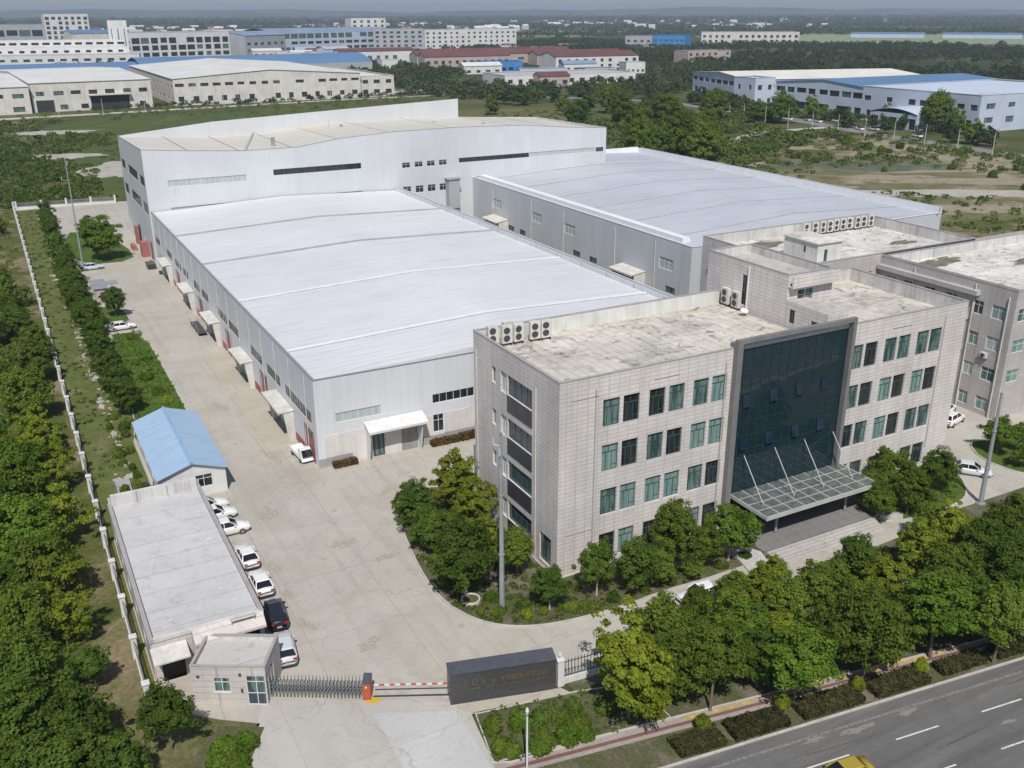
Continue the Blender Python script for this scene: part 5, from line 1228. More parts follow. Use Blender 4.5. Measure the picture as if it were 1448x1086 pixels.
def bush(x, y, r, k, label, group=None, h=.8, z=.1):
    t = thing('shrub', label, 'shrub', (x, y, z), rng.uniform(0,6.28), group)
    link('foliage', BU[k][rng.randrange(2)], t, (0,0,r*.25*h), 0, (r, r, r*h)); 
    link('stem', TR[0], t, (0,0,0), 0, (r*.5, r*.5, r*.7)); return t
ROAD = [(53.2,48.1,3.11,2.6,'g'),(61.0,47.5,3.47,2.6,'m'),(69.3,47.1,3.6,2.8,'g'),(46.6,51.1,2.86,3.2,'m'),(39.8,53.6,3.87,3.0,'y'),(40.1,51.3,1.97,2.0,'y'),(73.7,43.8,2.82,2.6,'m')]
RLAB = ['broad green street tree on a bare trunk, leftmost fully trunked tree above the brown hedges', 'wide dark green street tree second from the right along the kerb', 'large bright green street tree with forked trunk towards the right of the kerb row', 'slender street tree with thin trunk between the yellow tree and the kerb hedges', 'large yellow green tree beside the end of the black sign wall', 'small thin yellowish tree under the large yellow green tree', 'street tree at the right edge of the picture over the brown hedge']
for a, l in zip(ROAD, RLAB): tree(*a, l)
STRIP = [(46.8,58.7,2.85,1.2,'m'),(52.9,55.2,2.97,1.2,'g'),(59.6,60.0,2.2,1.2,'y'),(53.0,61.0,1.95,.8,'m'),(57.8,61.4,2.05,.9,'m'),(62.6,60.9,2.0,.9,'m'),(55.4,59.2,2.0,.8,'y'),(62.1,61.0,2.14,1.2,'y'),(60.0,56.3,2.7,1.2,'m'),(65.4,57.1,2.79,1.2,'m'),(71.1,58.4,2.61,1.2,'d'),(71.9,54.8,2.68,1.2,'y'),(79.1,57.3,2.97,1.2,'y'),(78.7,53.0,2.86,1.2,'m'),(85.7,58.6,2.63,1.2,'y'),(85.7,54.5,2.99,1.2,'d'),(84.2,49.5,3.13,1.2,'d'),(92.4,56.1,2.96,1.2,'m'),(61.0,51.0,2.85,1.2,'m'),(68.3,49.3,2.64,1.2,'d'),(75.8,47.5,2.83,1.2,'d'),(52.3,51.6,2.49,1.2,'d'),(44.9,53.6,2.69,1.2,'m'),(78.7,45.5,2.68,1.2,'g'),(86.1,61.6,2.09,1.2,'m'),(49.6,58.0,2.2,1.0,'g'),(66,53,2.5,1.2,'m'),(73.5,51,2.6,1.2,'d'),(56.5,53.4,2.4,1.0,'y')]
SL = {'d':'dark green tree in the dense belt between the drive and the pavement','m':'mid green tree in the dense belt between the drive and the pavement','g':'bright green tree in the dense belt between the drive and the pavement','y':'yellow green tree in the dense belt between the drive and the pavement'}
SG = {'d':'dark belt trees','m':'mid green belt trees','g':'bright belt trees','y':'yellowish belt trees'}
for a in STRIP: tree(*a, SL[a[4]], SG[a[4]])
BED = [(36.5,92.9,2.55,.6,'d'),(36.2,86.4,2.81,.6,'d'),(35.4,76.4,3.4,1.9,'d'),(42.1,92.8,3.18,1.6,'y'),(41.6,86.7,2.88,1.6,'y'),(40.6,80.3,2.28,1.2,'y'),(41.9,77.5,2.09,1.6,'m'),(41.9,70.5,1.9,1.7,'d'),(47.5,70.5,2.23,1.9,'d'),(51.4,69.1,2.32,1.6,'d'),(53.8,68.6,1.9,1.2,'m'),(57.2,70.4,2.85,2.0,'m'),(60.0,69.0,2.1,1.6,'m'),(63.9,69.3,2.82,1.8,'g'),(58.3,68.4,1.3,.4,'m')]
BL_ = ['round dark tree at the back tip of the office bed, nearest the white hall','round dark tree along the kerb behind the largest dark tree of the office bed','largest dark round tree at the bend of the office bed kerb','tall see-through yellow green tree by the back corner of the office','yellow green tree halfway along the left side of the office','small yellow tree just behind the tall steel mast','mid green tree right of the mast by the office side windows','small dark tree on a bare stem below the front corner of the office','dark tree with pale trunk before the first office window pair','dark tree before the second window pair of the office','bushy mid green tree low before the middle window pair','tall narrow tree with pale trunk before the third window pair','mid green tree close beside the tall narrow pale trunked one','bright green tree left of the entrance steps','low bushy tree under the tall narrow pale trunked one']
for i, (a, l) in enumerate(zip(BED, BL_)): tree(*a, l, pale=i in (2,7,8,11,13), sz=1.2 if i == 11 else None)
RB = [(89.6,70.2,3.07,1.4,'m'),(89.4,67.2,2.6,1.4,'m'),(97.6,69.6,2.37,1.2,'d'),(84.9,67.8,2.1,1.2,'g'),(86.4,70.6,1.9,1.0,'m'),(113.8,73.2,2.29,1.4,'g'),(117.0,72.2,1.6,1.4,'g'),(112.8,68.9,1.47,.4,'m')]
RL_ = ['large mid green tree in the bed right of the entrance canopy, farther one','large mid green tree in the bed right of the entrance canopy, nearer one','dark round tree in the bed at the right end of the office front','bright green tree right beside the entrance ramp','mid green tree close to the right edge of the canopy','bright green tree in the small bed at the far right','small bright tree at the right picture edge in the small bed','low bushy tree at the lower side of the small right bed']
for a, l in zip(RB, RL_): tree(*a, l)
ROWT = [(11.5,307.4,2.65),(11.5,294,2.7),(11.5,281.8,2.83),(11.0,271,2.6),(11.0,261.7,2.64),(11.1,247.7,2.85),(11.1,238,2.7),(11.1,229.5,2.97),(10.9,222,2.7),(10.8,214.8,2.95),(10.8,207,2.8),(10.8,200,2.91),(11.1,193,2.8),(11.2,187.6,2.89),(11.1,177.9,2.63),(11.2,168.3,2.63),(11.1,159.2,2.62),(11.4,150.7,2.62),(11.9,144.6,2.32)]
for x, y, r in ROWT: tree(x, y, r, 1.0, 'd', 'dark round tree in the single row between the boundary wall and the works road', 'row of trees inside the boundary wall', far=y > 230)
LAWN = [(19.3,266.3,3.63,1.0,'m','mid green tree on the far lawn, left of the pair beside the tall hall'),(20.6,249.5,4.7,1.6,'g','big spreading bright green tree on the far lawn beside the tall hall'),(16.8,198,2.37,1.6,'d','small round dark tree on the little lawn by the shelter')]
for a in LAWN: tree(*a)
for x, y, r, k in [(17.6,182,1.43,'m'),(18.1,168.9,1.5,'g'),(16,166.7,1.21,'m'),(16.6,158.9,1.5,'g'),(17.2,151.6,1.34,'g'),(17.5,146.7,1.2,'y'),(16,177.1,1.02,'m'),(17.3,163,1.0,'m'),(16.5,141,1.2,'g')]:
    bush(x, y, r, k, {'m':'mid green shrub on the lawn strip along the works road','g':'bright green shrub on the lawn strip along the works road','y':'yellowish shrub at the near end of the lawn strip'}[k], None if k == 'y' else 'lawn shrubs '+k)
for i, (x, y, r, k) in enumerate([(37.4,74.9,1.08,'d'),(39.8,72.2,1.2,'d'),(39.4,70.6,.85,'y'),(37.1,72.4,.9,'m'),(41.1,70.3,.85,'m'),(43.9,69.6,.9,'m'),(45.2,69.2,.9,'d'),(48.5,68.9,.9,'d'),(52.3,68.7,.9,'d'),(35.6,73.3,.7,'m'),(34.6,79.8,.8,'m'),(35.6,84.8,.85,'m'),(65.6,68.6,1.0,'d'),(62.2,68.6,.9,'m'),(37.3,79.8,1.0,'m'),(42.5,73.3,.9,'m'),(55.5,68.5,.8,'d')]):
    bush(x, y, r, k, {'m':'mid green clipped shrub low in the office front bed','d':'dark green clipped shrub low in the office front bed','y':'yellow green shrub at the foot of the tall mast'}[k], None if k == 'y' else 'office bed shrubs '+k, .95)
SB = [(28.9,57.9,1.06,'m'),(28.5,55.3,1.1,'m'),(29.2,54.6,.9,'m'),(33,56.8,.96,'d'),(34.6,56.0,.9,'m'),(32,54.6,.99,'m'),(34.4,54.8,.77,'m'),(35.9,54.8,.83,'m'),(31.4,53.9,.9,'g'),(33.8,53.9,1.0,'g'),(35.4,53.6,.8,'g'),(31.4,57.5,1.08,'g'),(36.1,56.6,.97,'d'),(38.5,55.2,.9,'m'),(40.6,54,.8,'d')]
for x, y, r, k in SB: bush(x, y, r*1.22, k, {'m':'mid green rounded shrub in the bed before the sign wall','d':'dark rounded shrub in the bed before the sign wall','g':'bright green spreading shrub in the bed before the sign wall'}[k], 'sign bed shrubs '+k, 1.05)
tree(4.8, 68.4, 2.28, 1.6, 'd', 'dark tree with white blossom in front of the guard house'); tree(.3, 79.4, 1.5, 1.6, 'd', 'small dark tree alone by the near end of the boundary wall')
for x, y, r in [(8.7,65.6,1.5),(10.1,65.9,1.3),(7.6,64.6,1.25),(9.0,63.6,1.3)]: bush(x, y, r, 'g', 'bright green clipped bush massed at the entrance corner by the guard house', 'entrance corner bushes', .95, .05)
fl = MB(); r6 = random.Random(2)
for _ in range(16):
    a = r6.uniform(0,6.28); rr_ = r6.uniform(.6,1.7); z = 4.9 + r6.uniform(-.4,.6); x, y = 4.8+rr_*math.cos(a), 68.4+rr_*math.sin(a); s_ = r6.uniform(.12,.24)
    fl.hexa([(x-s_,y-s_,z),(x+s_,y-s_,z+.03),(x+s_,y+s_,z),(x-s_,y+s_,z+.04)],[(x-s_*.6,y-s_*.6,z+.12),(x+s_*.6,y-s_*.6,z+.14),(x+s_*.6,y+s_*.6,z+.12),(x-s_*.6,y+s_*.6,z+.13)])
# the wood on the left
LE = [(1.2,178,3.0,'m'),(.6,166.3,3.3,'m'),(-1.3,148.8,3.8,'m'),(-.7,134.3,3.6,'y'),(-3.4,122.5,4.0,'g'),(.2,122.6,2.9,'y'),(-.2,108.7,3.2,'y'),(-4.2,104.8,4.2,'g'),(-2.6,96.4,3.7,'m'),(-.6,95.7,2.8,'y'),(-1.5,87.9,2.9,'y'),(-4.4,86.9,3.6,'m'),(-6.4,95.7,3.0,'g'),(-4.4,78.3,3.8,'d'),(-1.9,71,3.1,'d'),(-6.3,72.7,3.6,'d'),(-3.5,66.5,3.5,'d'),(.4,65.8,2.4,'d')]
WL = {'d':'dark green tree in the wood outside the long boundary wall','m':'mid green tree in the wood outside the long boundary wall','g':'bright green tree in the wood outside the long boundary wall','y':'yellow green tree in the wood outside the long boundary wall'}
pts = []
for x, y, r, k in LE: tree(x, y, r, .8, k, WL[k], 'wood trees '+k); pts.append((x, y, r))
n_ = 0; r7 = random.Random(17)
while n_ < 118:
    y = 64 + 266*r7.random()**1.15; xl = -10 - (y-64)*.19; x = r7.uniform(xl, 1.6 if y > 185 else -1.0)
    r = r7.uniform(1.9, 3.1) if y < 240 else r7.uniform(1.6, 2.6)
    if any((x-a)**2 + (y-b)**2 < (.62*(r+c))**2 for a, b, c in pts): continue
    pts.append((x,y,r)); k = r7.choices('dmgy', (4,4,2 if y < 150 else .8,1.2))[0]; tree(x, y, r, .5, k, WL[k], 'wood trees '+k, far=y > 210); n_ += 1
# big trees beyond the halls
BG = [(243,315.7,10.3,'m'),(254.2,355.5,8,'m'),(245.3,303,8.5,'m'),(225.4,303.2,7.5,'d'),(431.8,328.7,0,'m'),(293.9,358.5,7.1,'m'),(293.4,426.6,8,'m'),(326.4,489.6,7.4,'m'),(318.5,424,8.6,'m'),(345.3,416.4,8.2,'m'),(270.9,435.4,6.5,'d'),(376.1,398.7,8.2,'d'),(367,407.5,6,'m'),(232,322,8,'m'),(262,330,7.5,'d'),(278,345,7,'m'),(258,312,7,'m')]
FL = {'d':'dark tree among the trees between the halls and the estate road','m':'green tree among the trees between the halls and the estate road','g':'dull green tree among the trees between the halls and the estate road','y':'olive tree among the trees between the halls and the estate road'}
for x, y, r, k in BG:
    if r: tree(x, y, r, 1, k, FL[k], 'estate trees '+k, far=False)
tree(418, 334, 9.0, 2.0, 'm', 'big round lone tree in front of the far right pale blue works')
n_ = 0; pts2 = [(x,y,r) for x,y,r,k in BG]
while n_ < 46:
    u = r7.random(); x, y = r7.choice([(r7.uniform(250,395), r7.uniform(350,520)), (r7.uniform(404,416), r7.uniform(300,530)), (r7.uniform(300,420), r7.uniform(480,640)), (r7.uniform(386,392), r7.uniform(250,420))])
    r = r7.uniform(3.2, 6.2)
    if any((x-a)**2 + (y-b)**2 < (.6*(r+c))**2 for a, b, c in pts2) or (abs(x-384) < 9 and y < 330 and x < 386): continue
    pts2.append((x,y,r)); k = r7.choices('dmgy', (3,4,2,1))[0]; tree(x, y, r, .8, k, FL[k], 'estate trees '+k, far=True); n_ += 1
for k in range(14):
    x, y = r7.uniform(225,350), r7.uniform(180,330); bush(x, y, r7.uniform(1.4,3.0), r7.choice('dm'), 'dark scrub bush on the waste ground beyond the halls', 'scrub bushes on the waste ground', 1.1, .05)

for k in range(16):
    bush(9.2+r7.gauss(0,.9), r7.uniform(113,146), r7.uniform(.6,1.3), r7.choice('dmm'), 'loose shrub on the strip between the boundary wall and the blue roofed hut', 'shrubs behind the hut', r7.uniform(.9,1.5), .03)
def scatter_mesh(name, label, cat, pos, rad, mat, per, size, squash=.8, up=.6):
    """one mesh of leaf clumps: stuff nobody could count"""
    n = len(pos); d_ = unit(n*per); d_[:,2] = np.abs(d_[:,2])*up + .05*0 - .1; i = np.repeat(np.arange(n), per)
    P = pos[i] + d_*rad[i][:,None]*np.array([1,1,squash])*NR.uniform(.6,1.05,(n*per,1)); P[:,2] += rad[i]*squash*.35
    Nn = d_*np.array([1,1,1.6]) + NR.normal(size=d_.shape)*.45; Nn /= np.linalg.norm(Nn, axis=1, keepdims=True)
    V, F = quads(P, Nn, NR.uniform(.6,1.3,len(P))*size*rad[i])
    return tag(link(name, np_mesh(name, V, F, mat)), label, cat, kind='stuff')
def inpoly(P, poly):
    x, y = P[:,0], P[:,1]; ins = np.zeros(len(P), bool); n = len(poly); j = n-1
    for i in range(n):
        xi, yi = poly[i]; xj, yj = poly[j]
        c = ((yi > y) != (yj > y)) & (x < (xj-xi)*(y-yi)/(yj-yi+1e-12)+xi); ins ^= c; j = i
    return ins
def rand_in(poly, n):
    a = np.array(poly); lo, hi = a.min(0), a.max(0); out = []
    while sum(map(len, out)) < n:
        P = NR.uniform(lo, hi, (n*2,2)); out.append(P[inpoly(P, poly)])
    P = np.vstack(out)[:n]; return np.column_stack([P, np.full(n, .04)])
p = rand_in([(-8,55),(1.5,62),(2.6,110),(1.5,200),(2.8,331),(-70,331)], 1500); scatter_mesh('undergrowth', 'bushy green undergrowth covering the floor of the left wood', 'undergrowth', p, NR.uniform(.4,1.3,1500), M['leaf_m'], 26, .24)
p = rand_in([(-30,50),(-2.5,60),(-1.2,110),(-3,200),(-8,331),(-70,331)], 1300); scatter_mesh('low_brushwood', 'bright leafy brushwood between the trees of the left wood', 'undergrowth', p, NR.uniform(.9,2.0,1300), M['leaf_g'], 44, .17)
p = rand_in([(4.6,112),(12.8,144),(12.6,325),(4.6,325)], 500); scatter_mesh('strip_weeds', 'scattered weeds on the strip inside the boundary wall', 'weeds', p, NR.uniform(.15,.5,500), M['leaf_shrub'], 14, .34)
p = rand_in(lawns['lawn_middle'], 420); p[:,2] = .12; scatter_mesh('lawn_cover', 'leafy ground cover on the lawn strip by the works road', 'ground cover', p, NR.uniform(.25,.6,420), M['leaf_g'], 16, .3)
p = rand_in([(a*.97+1.3,b*.985+1.2) for a,b in office_bed[:-3]] + [(66,74.4),(45.0,74.2),(44.6,98)], 640); p = p[~((p[:,0] > 45.2) & (p[:,1] > 74.6))]; p[:,2] = .13; scatter_mesh('bed_cover', 'low leafy ground cover in the bed around the office', 'ground cover', p, NR.uniform(.2,.55,len(p)), M['leaf_m'], 20, .28)
p = rand_in(sign_bed, 160); p[:,2] = .11; scatter_mesh('bed_cover', 'low leafy ground cover in the bed before the sign wall', 'ground cover', p, NR.uniform(.2,.45,160), M['leaf_g'], 20, .28)
p = rand_in([(40,54.5),(60,51.3),(95,45.2),(95,63),(60,61),(45,60)], 900); scatter_mesh('belt_undergrowth', 'dark undergrowth beneath the street tree belt', 'undergrowth', p, NR.uniform(.3,.9,900), M['leaf_d'], 22, .26)
p = rand_in([(85,67.5),(92,66.5),(100,67.6),(103.5,73),(85,73)], 160); p[:,2] = .13; scatter_mesh('bed_cover', 'low leafy ground cover in the bed right of the entrance', 'ground cover', p, NR.uniform(.2,.5,160), M['leaf_m'], 20, .28)
P1 = rand_in([(190,110),(330,140),(372,260),(382,340),(330,372),(262,330),(205,262)], 900); c_ = (np.sin(P1[:,0]*.06)+np.cos(P1[:,1]*.07+P1[:,0]*.02)) > -.1; P1 = P1[c_]
scatter_mesh('scrub', 'patchy low scrub on the waste ground beyond the halls', 'scrub', P1, NR.uniform(.6,2.2,len(P1)), M['leaf_shrub'], 26, .24)
P1 = rand_in([(-80,335),(28,335),(40,430),(70,600),(-80,630)], 2600); c_ = (np.sin(P1[:,0]*.09)+np.cos(P1[:,1]*.05)) > -.4
for (cx_, cy_, rx_, ry_) in ((29,548,15,13),(27,452,13,10),(45,405,10,30)): c_ &= ((P1[:,0]-cx_)/rx_)**2 + ((P1[:,1]-cy_)/ry_)**2 > 1
P1 = P1[c_]; scatter_mesh('scrub', 'dense scrub on the waste ground beyond the back wall at the left', 'scrub', P1, NR.uniform(.8,2.6,len(P1)), M['leaf_shrub'], 26, .24)
P1 = rand_in([(28,338),(160,296),(300,400),(310,500),(250,590),(60,600)], 1500); P1 = P1[(np.sin(P1[:,0]*.05)+np.cos(P1[:,1]*.04)) > .2]; scatter_mesh('meadow_bushes', 'low green growth at the edges of the meadow behind the tall hall', 'scrub', P1, NR.uniform(.6,1.6,len(P1)), M['leaf_shrub'], 22, .26)
P1 = rand_in([(205,270),(262,330),(382,345),(385,250),(372,180),(330,140),(300,150),(330,260),(262,285)], 170)
scatter_mesh('scrub', 'taller thickets along the estate road and the hall boundary', 'scrub', P1, NR.uniform(1.2,3.2,len(P1)), M['leaf_shrub'], 60, .2, 1.0)
P1 = rand_in([(205,262),(262,292),(330,330),(380,350),(392,420),(380,520),(300,470),(262,420),(232,350)], 330); P1 = P1[(np.sin(P1[:,0]*.08)+np.cos(P1[:,1]*.06)) > -.5]
scatter_mesh('thicket', 'dense leafy thicket between the tall hall and the estate road', 'thicket', P1, NR.uniform(2.2,5.2,len(P1)), M['leaf_shrub'], 130, .15, 1.15)
P1 = rand_in([(-80,335),(28,335),(24,430),(10,520),(-80,560)], 600); scatter_mesh('scrub', 'taller dark bushes on the waste ground past the back wall', 'scrub', P1, NR.uniform(1.4,3.0,len(P1)), M['leaf_d'], 60, .2, .9)
P1 = rand_in([(20,600),(300,600),(330,640),(300,668),(20,650)], 160); scatter_mesh('scrub', 'bushes along the verge of the works road beyond the field', 'scrub', P1, NR.uniform(.8,2.4,len(P1)), M['leaf_m'], 44, .22, 1.1)
# rubble line inside the wall
rb_ = MB(); r8 = random.Random(31)
for _ in range(330):
    y = r8.uniform(112, 322); x = 8.6 + (y-118)*.012 + r8.gauss(0,.55); s_ = r8.uniform(.08,.5) if r8.random() < .85 else r8.uniform(.5,1.2); a = r8.uniform(0,3.14); c, q = math.cos(a)*s_, math.sin(a)*s_; k = r8.uniform(.4,1); h = r8.uniform(.04,.3)
    rb_.hexa([(x-c,y-q,.03),(x+q*k,y-c*k,.03),(x+c,y+q,.03),(x-q*k,y+c*k,.03)], [(x-c*.8,y-q*.8,h),(x+q*k*.8,y-c*k*.8,h*.9),(x+c*.8,y+q*.8,h),(x-q*k*.8,y+c*k*.8,h*1.1)])
tag(rb_.build('rubble', M['rubble']), 'broken pale concrete rubble scattered along the strip inside the boundary wall', 'rubble', kind='stuff')
struct('old_path', MB().poly([(8.3,117,.034),(8.8,117,.034),(10.3,190,.034),(9.8,190,.034)]), M['strip'])
def hedge(x0, y0, x1, y1, wd, h, mat, label, group, z=.06, cat='hedge'):
    L = math.hypot(x1-x0, y1-y0); a = math.atan2(y1-y0, x1-x0); n = int(L*wd*150 + 300); t = NR.random((n,3)); f_ = NR.random(n)
    P = np.column_stack([t[:,0]*L, (t[:,1]-.5)*wd, t[:,2]*h]); D = np.zeros((n,3))
    top = f_ < .6; P[top,2] = h + NR.normal(0,.05,top.sum()); D[top] = (0,0,1)
    sd_ = ~top; sg = np.where(NR.random(n) < .5, -1, 1); ln = sd_ & (f_ < .9); P[ln,1] = sg[ln]*wd/2; D[ln,1] = sg[ln]; en = f_ >= .9; P[en,0] = np.where(sg[en] > 0, L, 0); D[en,0] = sg[en]
    P += NR.normal(0,.05,P.shape); Nn = D + NR.normal(size=D.shape)*.5; Nn /= np.linalg.norm(Nn, axis=1, keepdims=True)
    V, F = quads(P, Nn, NR.uniform(.09,.19,n)); V = np.vstack([V, np.array([(x,y,zz) for zz in (0,h*.92) for x,y in ((.08,-wd/2+.08),(L-.08,-wd/2+.08),(L-.08,wd/2-.08),(.08,wd/2-.08))])])
    b = 4*n; F = np.vstack([F, np.array([(b+4,b+5,b+6,b+7),(b,b+1,b+5,b+4),(b+1,b+2,b+6,b+5),(b+2,b+3,b+7,b+6),(b+3,b,b+4,b+7)])])
    return tag(link('hedge', np_mesh('hedge', V, F, mat), None, (x0,y0,z), a), label, cat, group)
for x0_, x1_ in ((41.0,45.2),(46.2,51.4),(53.0,59.2),(60.6,66.4),(68.2,73.2),(74.8,80),(81.5,87)):
    hedge(x0_, kl(x0_)+1.5, x1_, kl(x1_)+1.5, 2.0 if x0_ < 66 else 1.5, .6, M['leaf_brown'], 'brown clipped hedge block along the road kerb', 'brown kerb hedges')
hedge(33.2, 112.2, 36.4, 112.2, .9, .7, M['leaf_redtop'], 'short red tipped hedge left of the hall door canopy', None, .02)
hedge(47.3, 112.2, 51.6, 112.2, .9, .8, M['leaf_redtop'], 'red tipped hedge under the small hall window, left half', None, .02); hedge(51.8, 112.2, 54.4, 112.2, 1.0, .9, M['leaf_redtop'], 'red tipped hedge under the small hall window, right half', None, .02)
for x, y in ((44.6,49.4),(52,48.3),(59.8,47.0),(66.8,46.1)): bush(x, y, .9, 'y', 'pale yellowish sapling bush poking out of the brown kerb hedges', 'saplings in the kerb hedges', 1.3, .5)

# ------------------------------------------------------------------ estate buildings in the distance
SIMPLE = {}
def simple_win(w, h, g):
    k = (round(w,1), round(h,1), g)
    if k not in SIMPLE: SIMPLE[k] = MB().poly([(0,0,0),(k[0],0,0),(k[0],0,k[1]),(0,0,k[1])]).mesh('window', M[g])
    return SIMPLE[k]
def far_building(name, label, cat, x, y, w, d, h, wm, rm, roof='flat', front=(), side=(), rot=0, group=None, rise=3.0, z0=0):
    t = thing(name, label, cat, (x, y, 0), R(rot), group); m = MB()
    def ops(rows, L):
        o = []
        for (a, b, n, fr, g) in rows:
            p = L/n
            for i in range(n):
                if n > 6 and rng.random() < .07: continue
                q = fr*rng.uniform(.78,1.08); q = min(q, .94); sh_ = p*rng.uniform(-.03,.03); dz = (b-a)*rng.choice((0,0,0,.12)); o.append((i*p+p*(1-q)/2+sh_*(q < .85), i*p+p*(1+q)/2+sh_*(q < .85), a+dz, b, g if rng.random() < .8 else 'g_half'))
        return o
    fo, so_ = ops(front, w), ops(side, d)
    wall(m, 0, 0, 1, 0, w, z0, h, [q[:4] for q in fo], .35); wall(m, 0, d, 0, -1, d, z0, h, [q[:4] for q in so_], .35)
    wall(m, w, 0, 0, 1, d, z0, h); wall(m, w, d, -1, 0, w, z0, h)
    for (a, b, c, e, g) in fo: link('window', simple_win(b-a, e-c, g), t, (a, .33, c))
    for (a, b, c, e, g) in so_: link('window', simple_win(b-a, e-c, g), t, (.33, d-a, c), R(-90))
    r = MB()
    if roof == 'flat':
        m.poly([(0,0,h),(w,0,h),(w,d,h),(0,d,h)]) if False else None
        r.poly([(.4,.4,h-.7),(w-.4,.4,h-.7),(w-.4,d-.4,h-.7),(.4,d-.4,h-.7)])
        e_ = MB(); e_.box(-.15,w+.15,-.15,.4,h-.002,h+.25).box(-.15,w+.15,d-.4,d+.15,h-.002,h+.25).box(-.15,.4,.4,d-.4,h-.002,h+.25).box(w-.4,w+.15,.4,d-.4,h-.002,h+.25).build('parapet', M[wm], t)
    elif roof == 'gable':
        m.poly([(0,0,h),(w,0,h),(w/2,0,h+rise)]); m.poly([(w,d,h),(0,d,h),(w/2,d,h+rise)])
        r.hexa([(-.5,-.5,h-.05),(w/2,-.5,h+rise),(w/2,d+.5,h+rise),(-.5,d+.5,h-.05)],[(-.5,-.5,h+.2),(w/2,-.5,h+rise+.25),(w/2,d+.5,h+rise+.25),(-.5,d+.5,h+.2)])
        r.hexa([(w/2,-.5,h+rise),(w+.5,-.5,h-.05),(w+.5,d+.5,h-.05),(w/2,d+.5,h+rise)],[(w/2,-.5,h+rise+.25),(w+.5,-.5,h+.2),(w+.5,d+.5,h+.2),(w/2,d+.5,h+rise+.25)])
    elif roof == 'gablex':
        m.poly([(0,d,h),(0,0,h),(0,d/2,h+rise)]); m.poly([(w,0,h),(w,d,h),(w,d/2,h+rise)])
        r.hexa([(-.5,-.5,h-.05),(w+.5,-.5,h-.05),(w+.5,d/2,h+rise),(-.5,d/2,h+rise)],[(-.5,-.5,h+.2),(w+.5,-.5,h+.2),(w+.5,d/2,h+rise+.25),(-.5,d/2,h+rise+.25)])
        r.hexa([(-.5,d/2,h+rise),(w+.5,d/2,h+rise),(w+.5,d+.5,h-.05),(-.5,d+.5,h-.05)],[(-.5,d/2,h+rise+.25),(w+.5,d/2,h+rise+.25),(w+.5,d+.5,h+.2),(-.5,d+.5,h+.2)])
    elif roof == 'arch':
        n = 10
        for i in range(n):
            a, b = i/n, (i+1)/n; za, zb = h+rise*math.sin(math.pi*a), h+rise*math.sin(math.pi*b)
            r.hexa([(-.4,a*d,za),(w+.4,a*d,za),(w+.4,b*d,zb),(-.4,b*d,zb)],[(-.4,a*d,za+.25),(w+.4,a*d,za+.25),(w+.4,b*d,zb+.25),(-.4,b*d,zb+.25)])
    m.build('wall', M[wm], t); r.build('roof', M[rm], t)
    return t
D, B_, H_ = 'dark_void', 'g_dark', 'g_half'
# two pale sheds beyond the green field
t = far_building('loading_shed', 'beige works shed with open loading bays beyond the green field', 'factory', 29, 664, 70, 172, 17, 'beige_wall', 'lite_roof', 'gablex', [(9.5,12.0,7,.55,D),(1.2,4.0,6,.4,D)], [(9,11,8,.5,D)], 5, rise=3.0)
b_ = MB(); b_.box(33, 56, -.02, .34, 0, 8.6); b_.box(2,12,-.02,.34,0,7.0); b_.each('loading_bay', M['dark_void'], t); MB().box(32,57,-3,-.03,8.6,9.4).build('bay_canopy', M['beige_wall'], t)
t = far_building('loading_shed', 'lower end of the beige works at the picture edge beyond the field', 'factory', -42, 655, 70, 170, 15.5, 'beige_wall', 'lite_roof', 'gablex', [(9,11.5,6,.5,D),(1.2,4.2,5,.45,D)], (), 4, rise=2.5)
far_building('cream_works', 'long cream two storey works with dark upper window band beyond the field', 'factory', 112, 668, 126, 190, 16.6, 'beige_wall', 'lite_roof', 'gable', [(11.6,13.6,16,.68,D),(2.2,5.6,14,.42,D)], [(10.5,12.4,14,.4,D),(3,5,12,.35,D)], 0, rise=4.0)
far_building('small_works', 'small beige annex at the far end of the long cream works', 'factory', 238.5, 672, 26, 120, 14, 'beige_wall', 'lite_roof', 'flat', [(9,11.5,3,.6,D),(2,5,3,.5,D)])
far_building('blue_shed', 'large blue arched roof shed behind the long cream works', 'shed', 128, 905, 210, 75, 12, 'grey_wall', 'blue_roof', 'arch', [(5,7,14,.5,B_)], (), 2, rise=7)
far_building('blue_shed', 'blue roofed shed behind the beige works with open loading bays', 'shed', 12, 905, 130, 60, 11, 'grey_wall', 'blue_roof', 'arch', [(4,6,10,.5,B_)], (), 2, rise=5)
# stepped white works
t = far_building('stepped_works', 'long white works stepping up in three tiers at the picture edge', 'factory', 0, 1290, 180, 30, 10.5, 'white_wall', 'lite_roof', 'flat', [(3.5,6.5,14,.6,D)], (), -7)
for k, (a, b) in enumerate(((31, 17.0), (62, 25.0))):
    m = MB(); op = [(i*12+1.5, i*12+(9.5 if k else 7), b-5.0, b-2.2) for i in range(14)]; wall(m, 0, a, 1, 0, 170-k*14, 0, b, op, .4); m.box(0,.1,a,a+29,0,b); m.box(170-k*14-.1,170-k*14,a,a+29,0,b); m.build('wall', M['white_wall'], t)
    MB().box(-.3,170-k*14+.3,a+.02,a+30,b,b+.4).build('roof', M['lite_roof'], t)
    for o in op: link('window', simple_win(o[1]-o[0], o[3]-o[2], B_), t, (o[0], a+.38, o[2]))
far_building('tower_block', 'plain white stair tower beside the white office with big dark windows', 'tower', 157, 1345, 22, 26, 47, 'white_wall', 'lite_roof', 'flat', [(14,38,3,.16,H_)], (), -6)
far_building('white_office', 'white office block with a grid of big dark windows', 'office building', 180, 1335, 132, 60, 32.5, 'white_wall', 'lite_roof', 'flat', [(4,9,11,.74,B_),(11.5,17.5,11,.8,B_),(19.5,26.5,11,.8,B_)], [(6,9,6,.4,D),(13,16,6,.4,D),(20,23,6,.4,D)], 14)
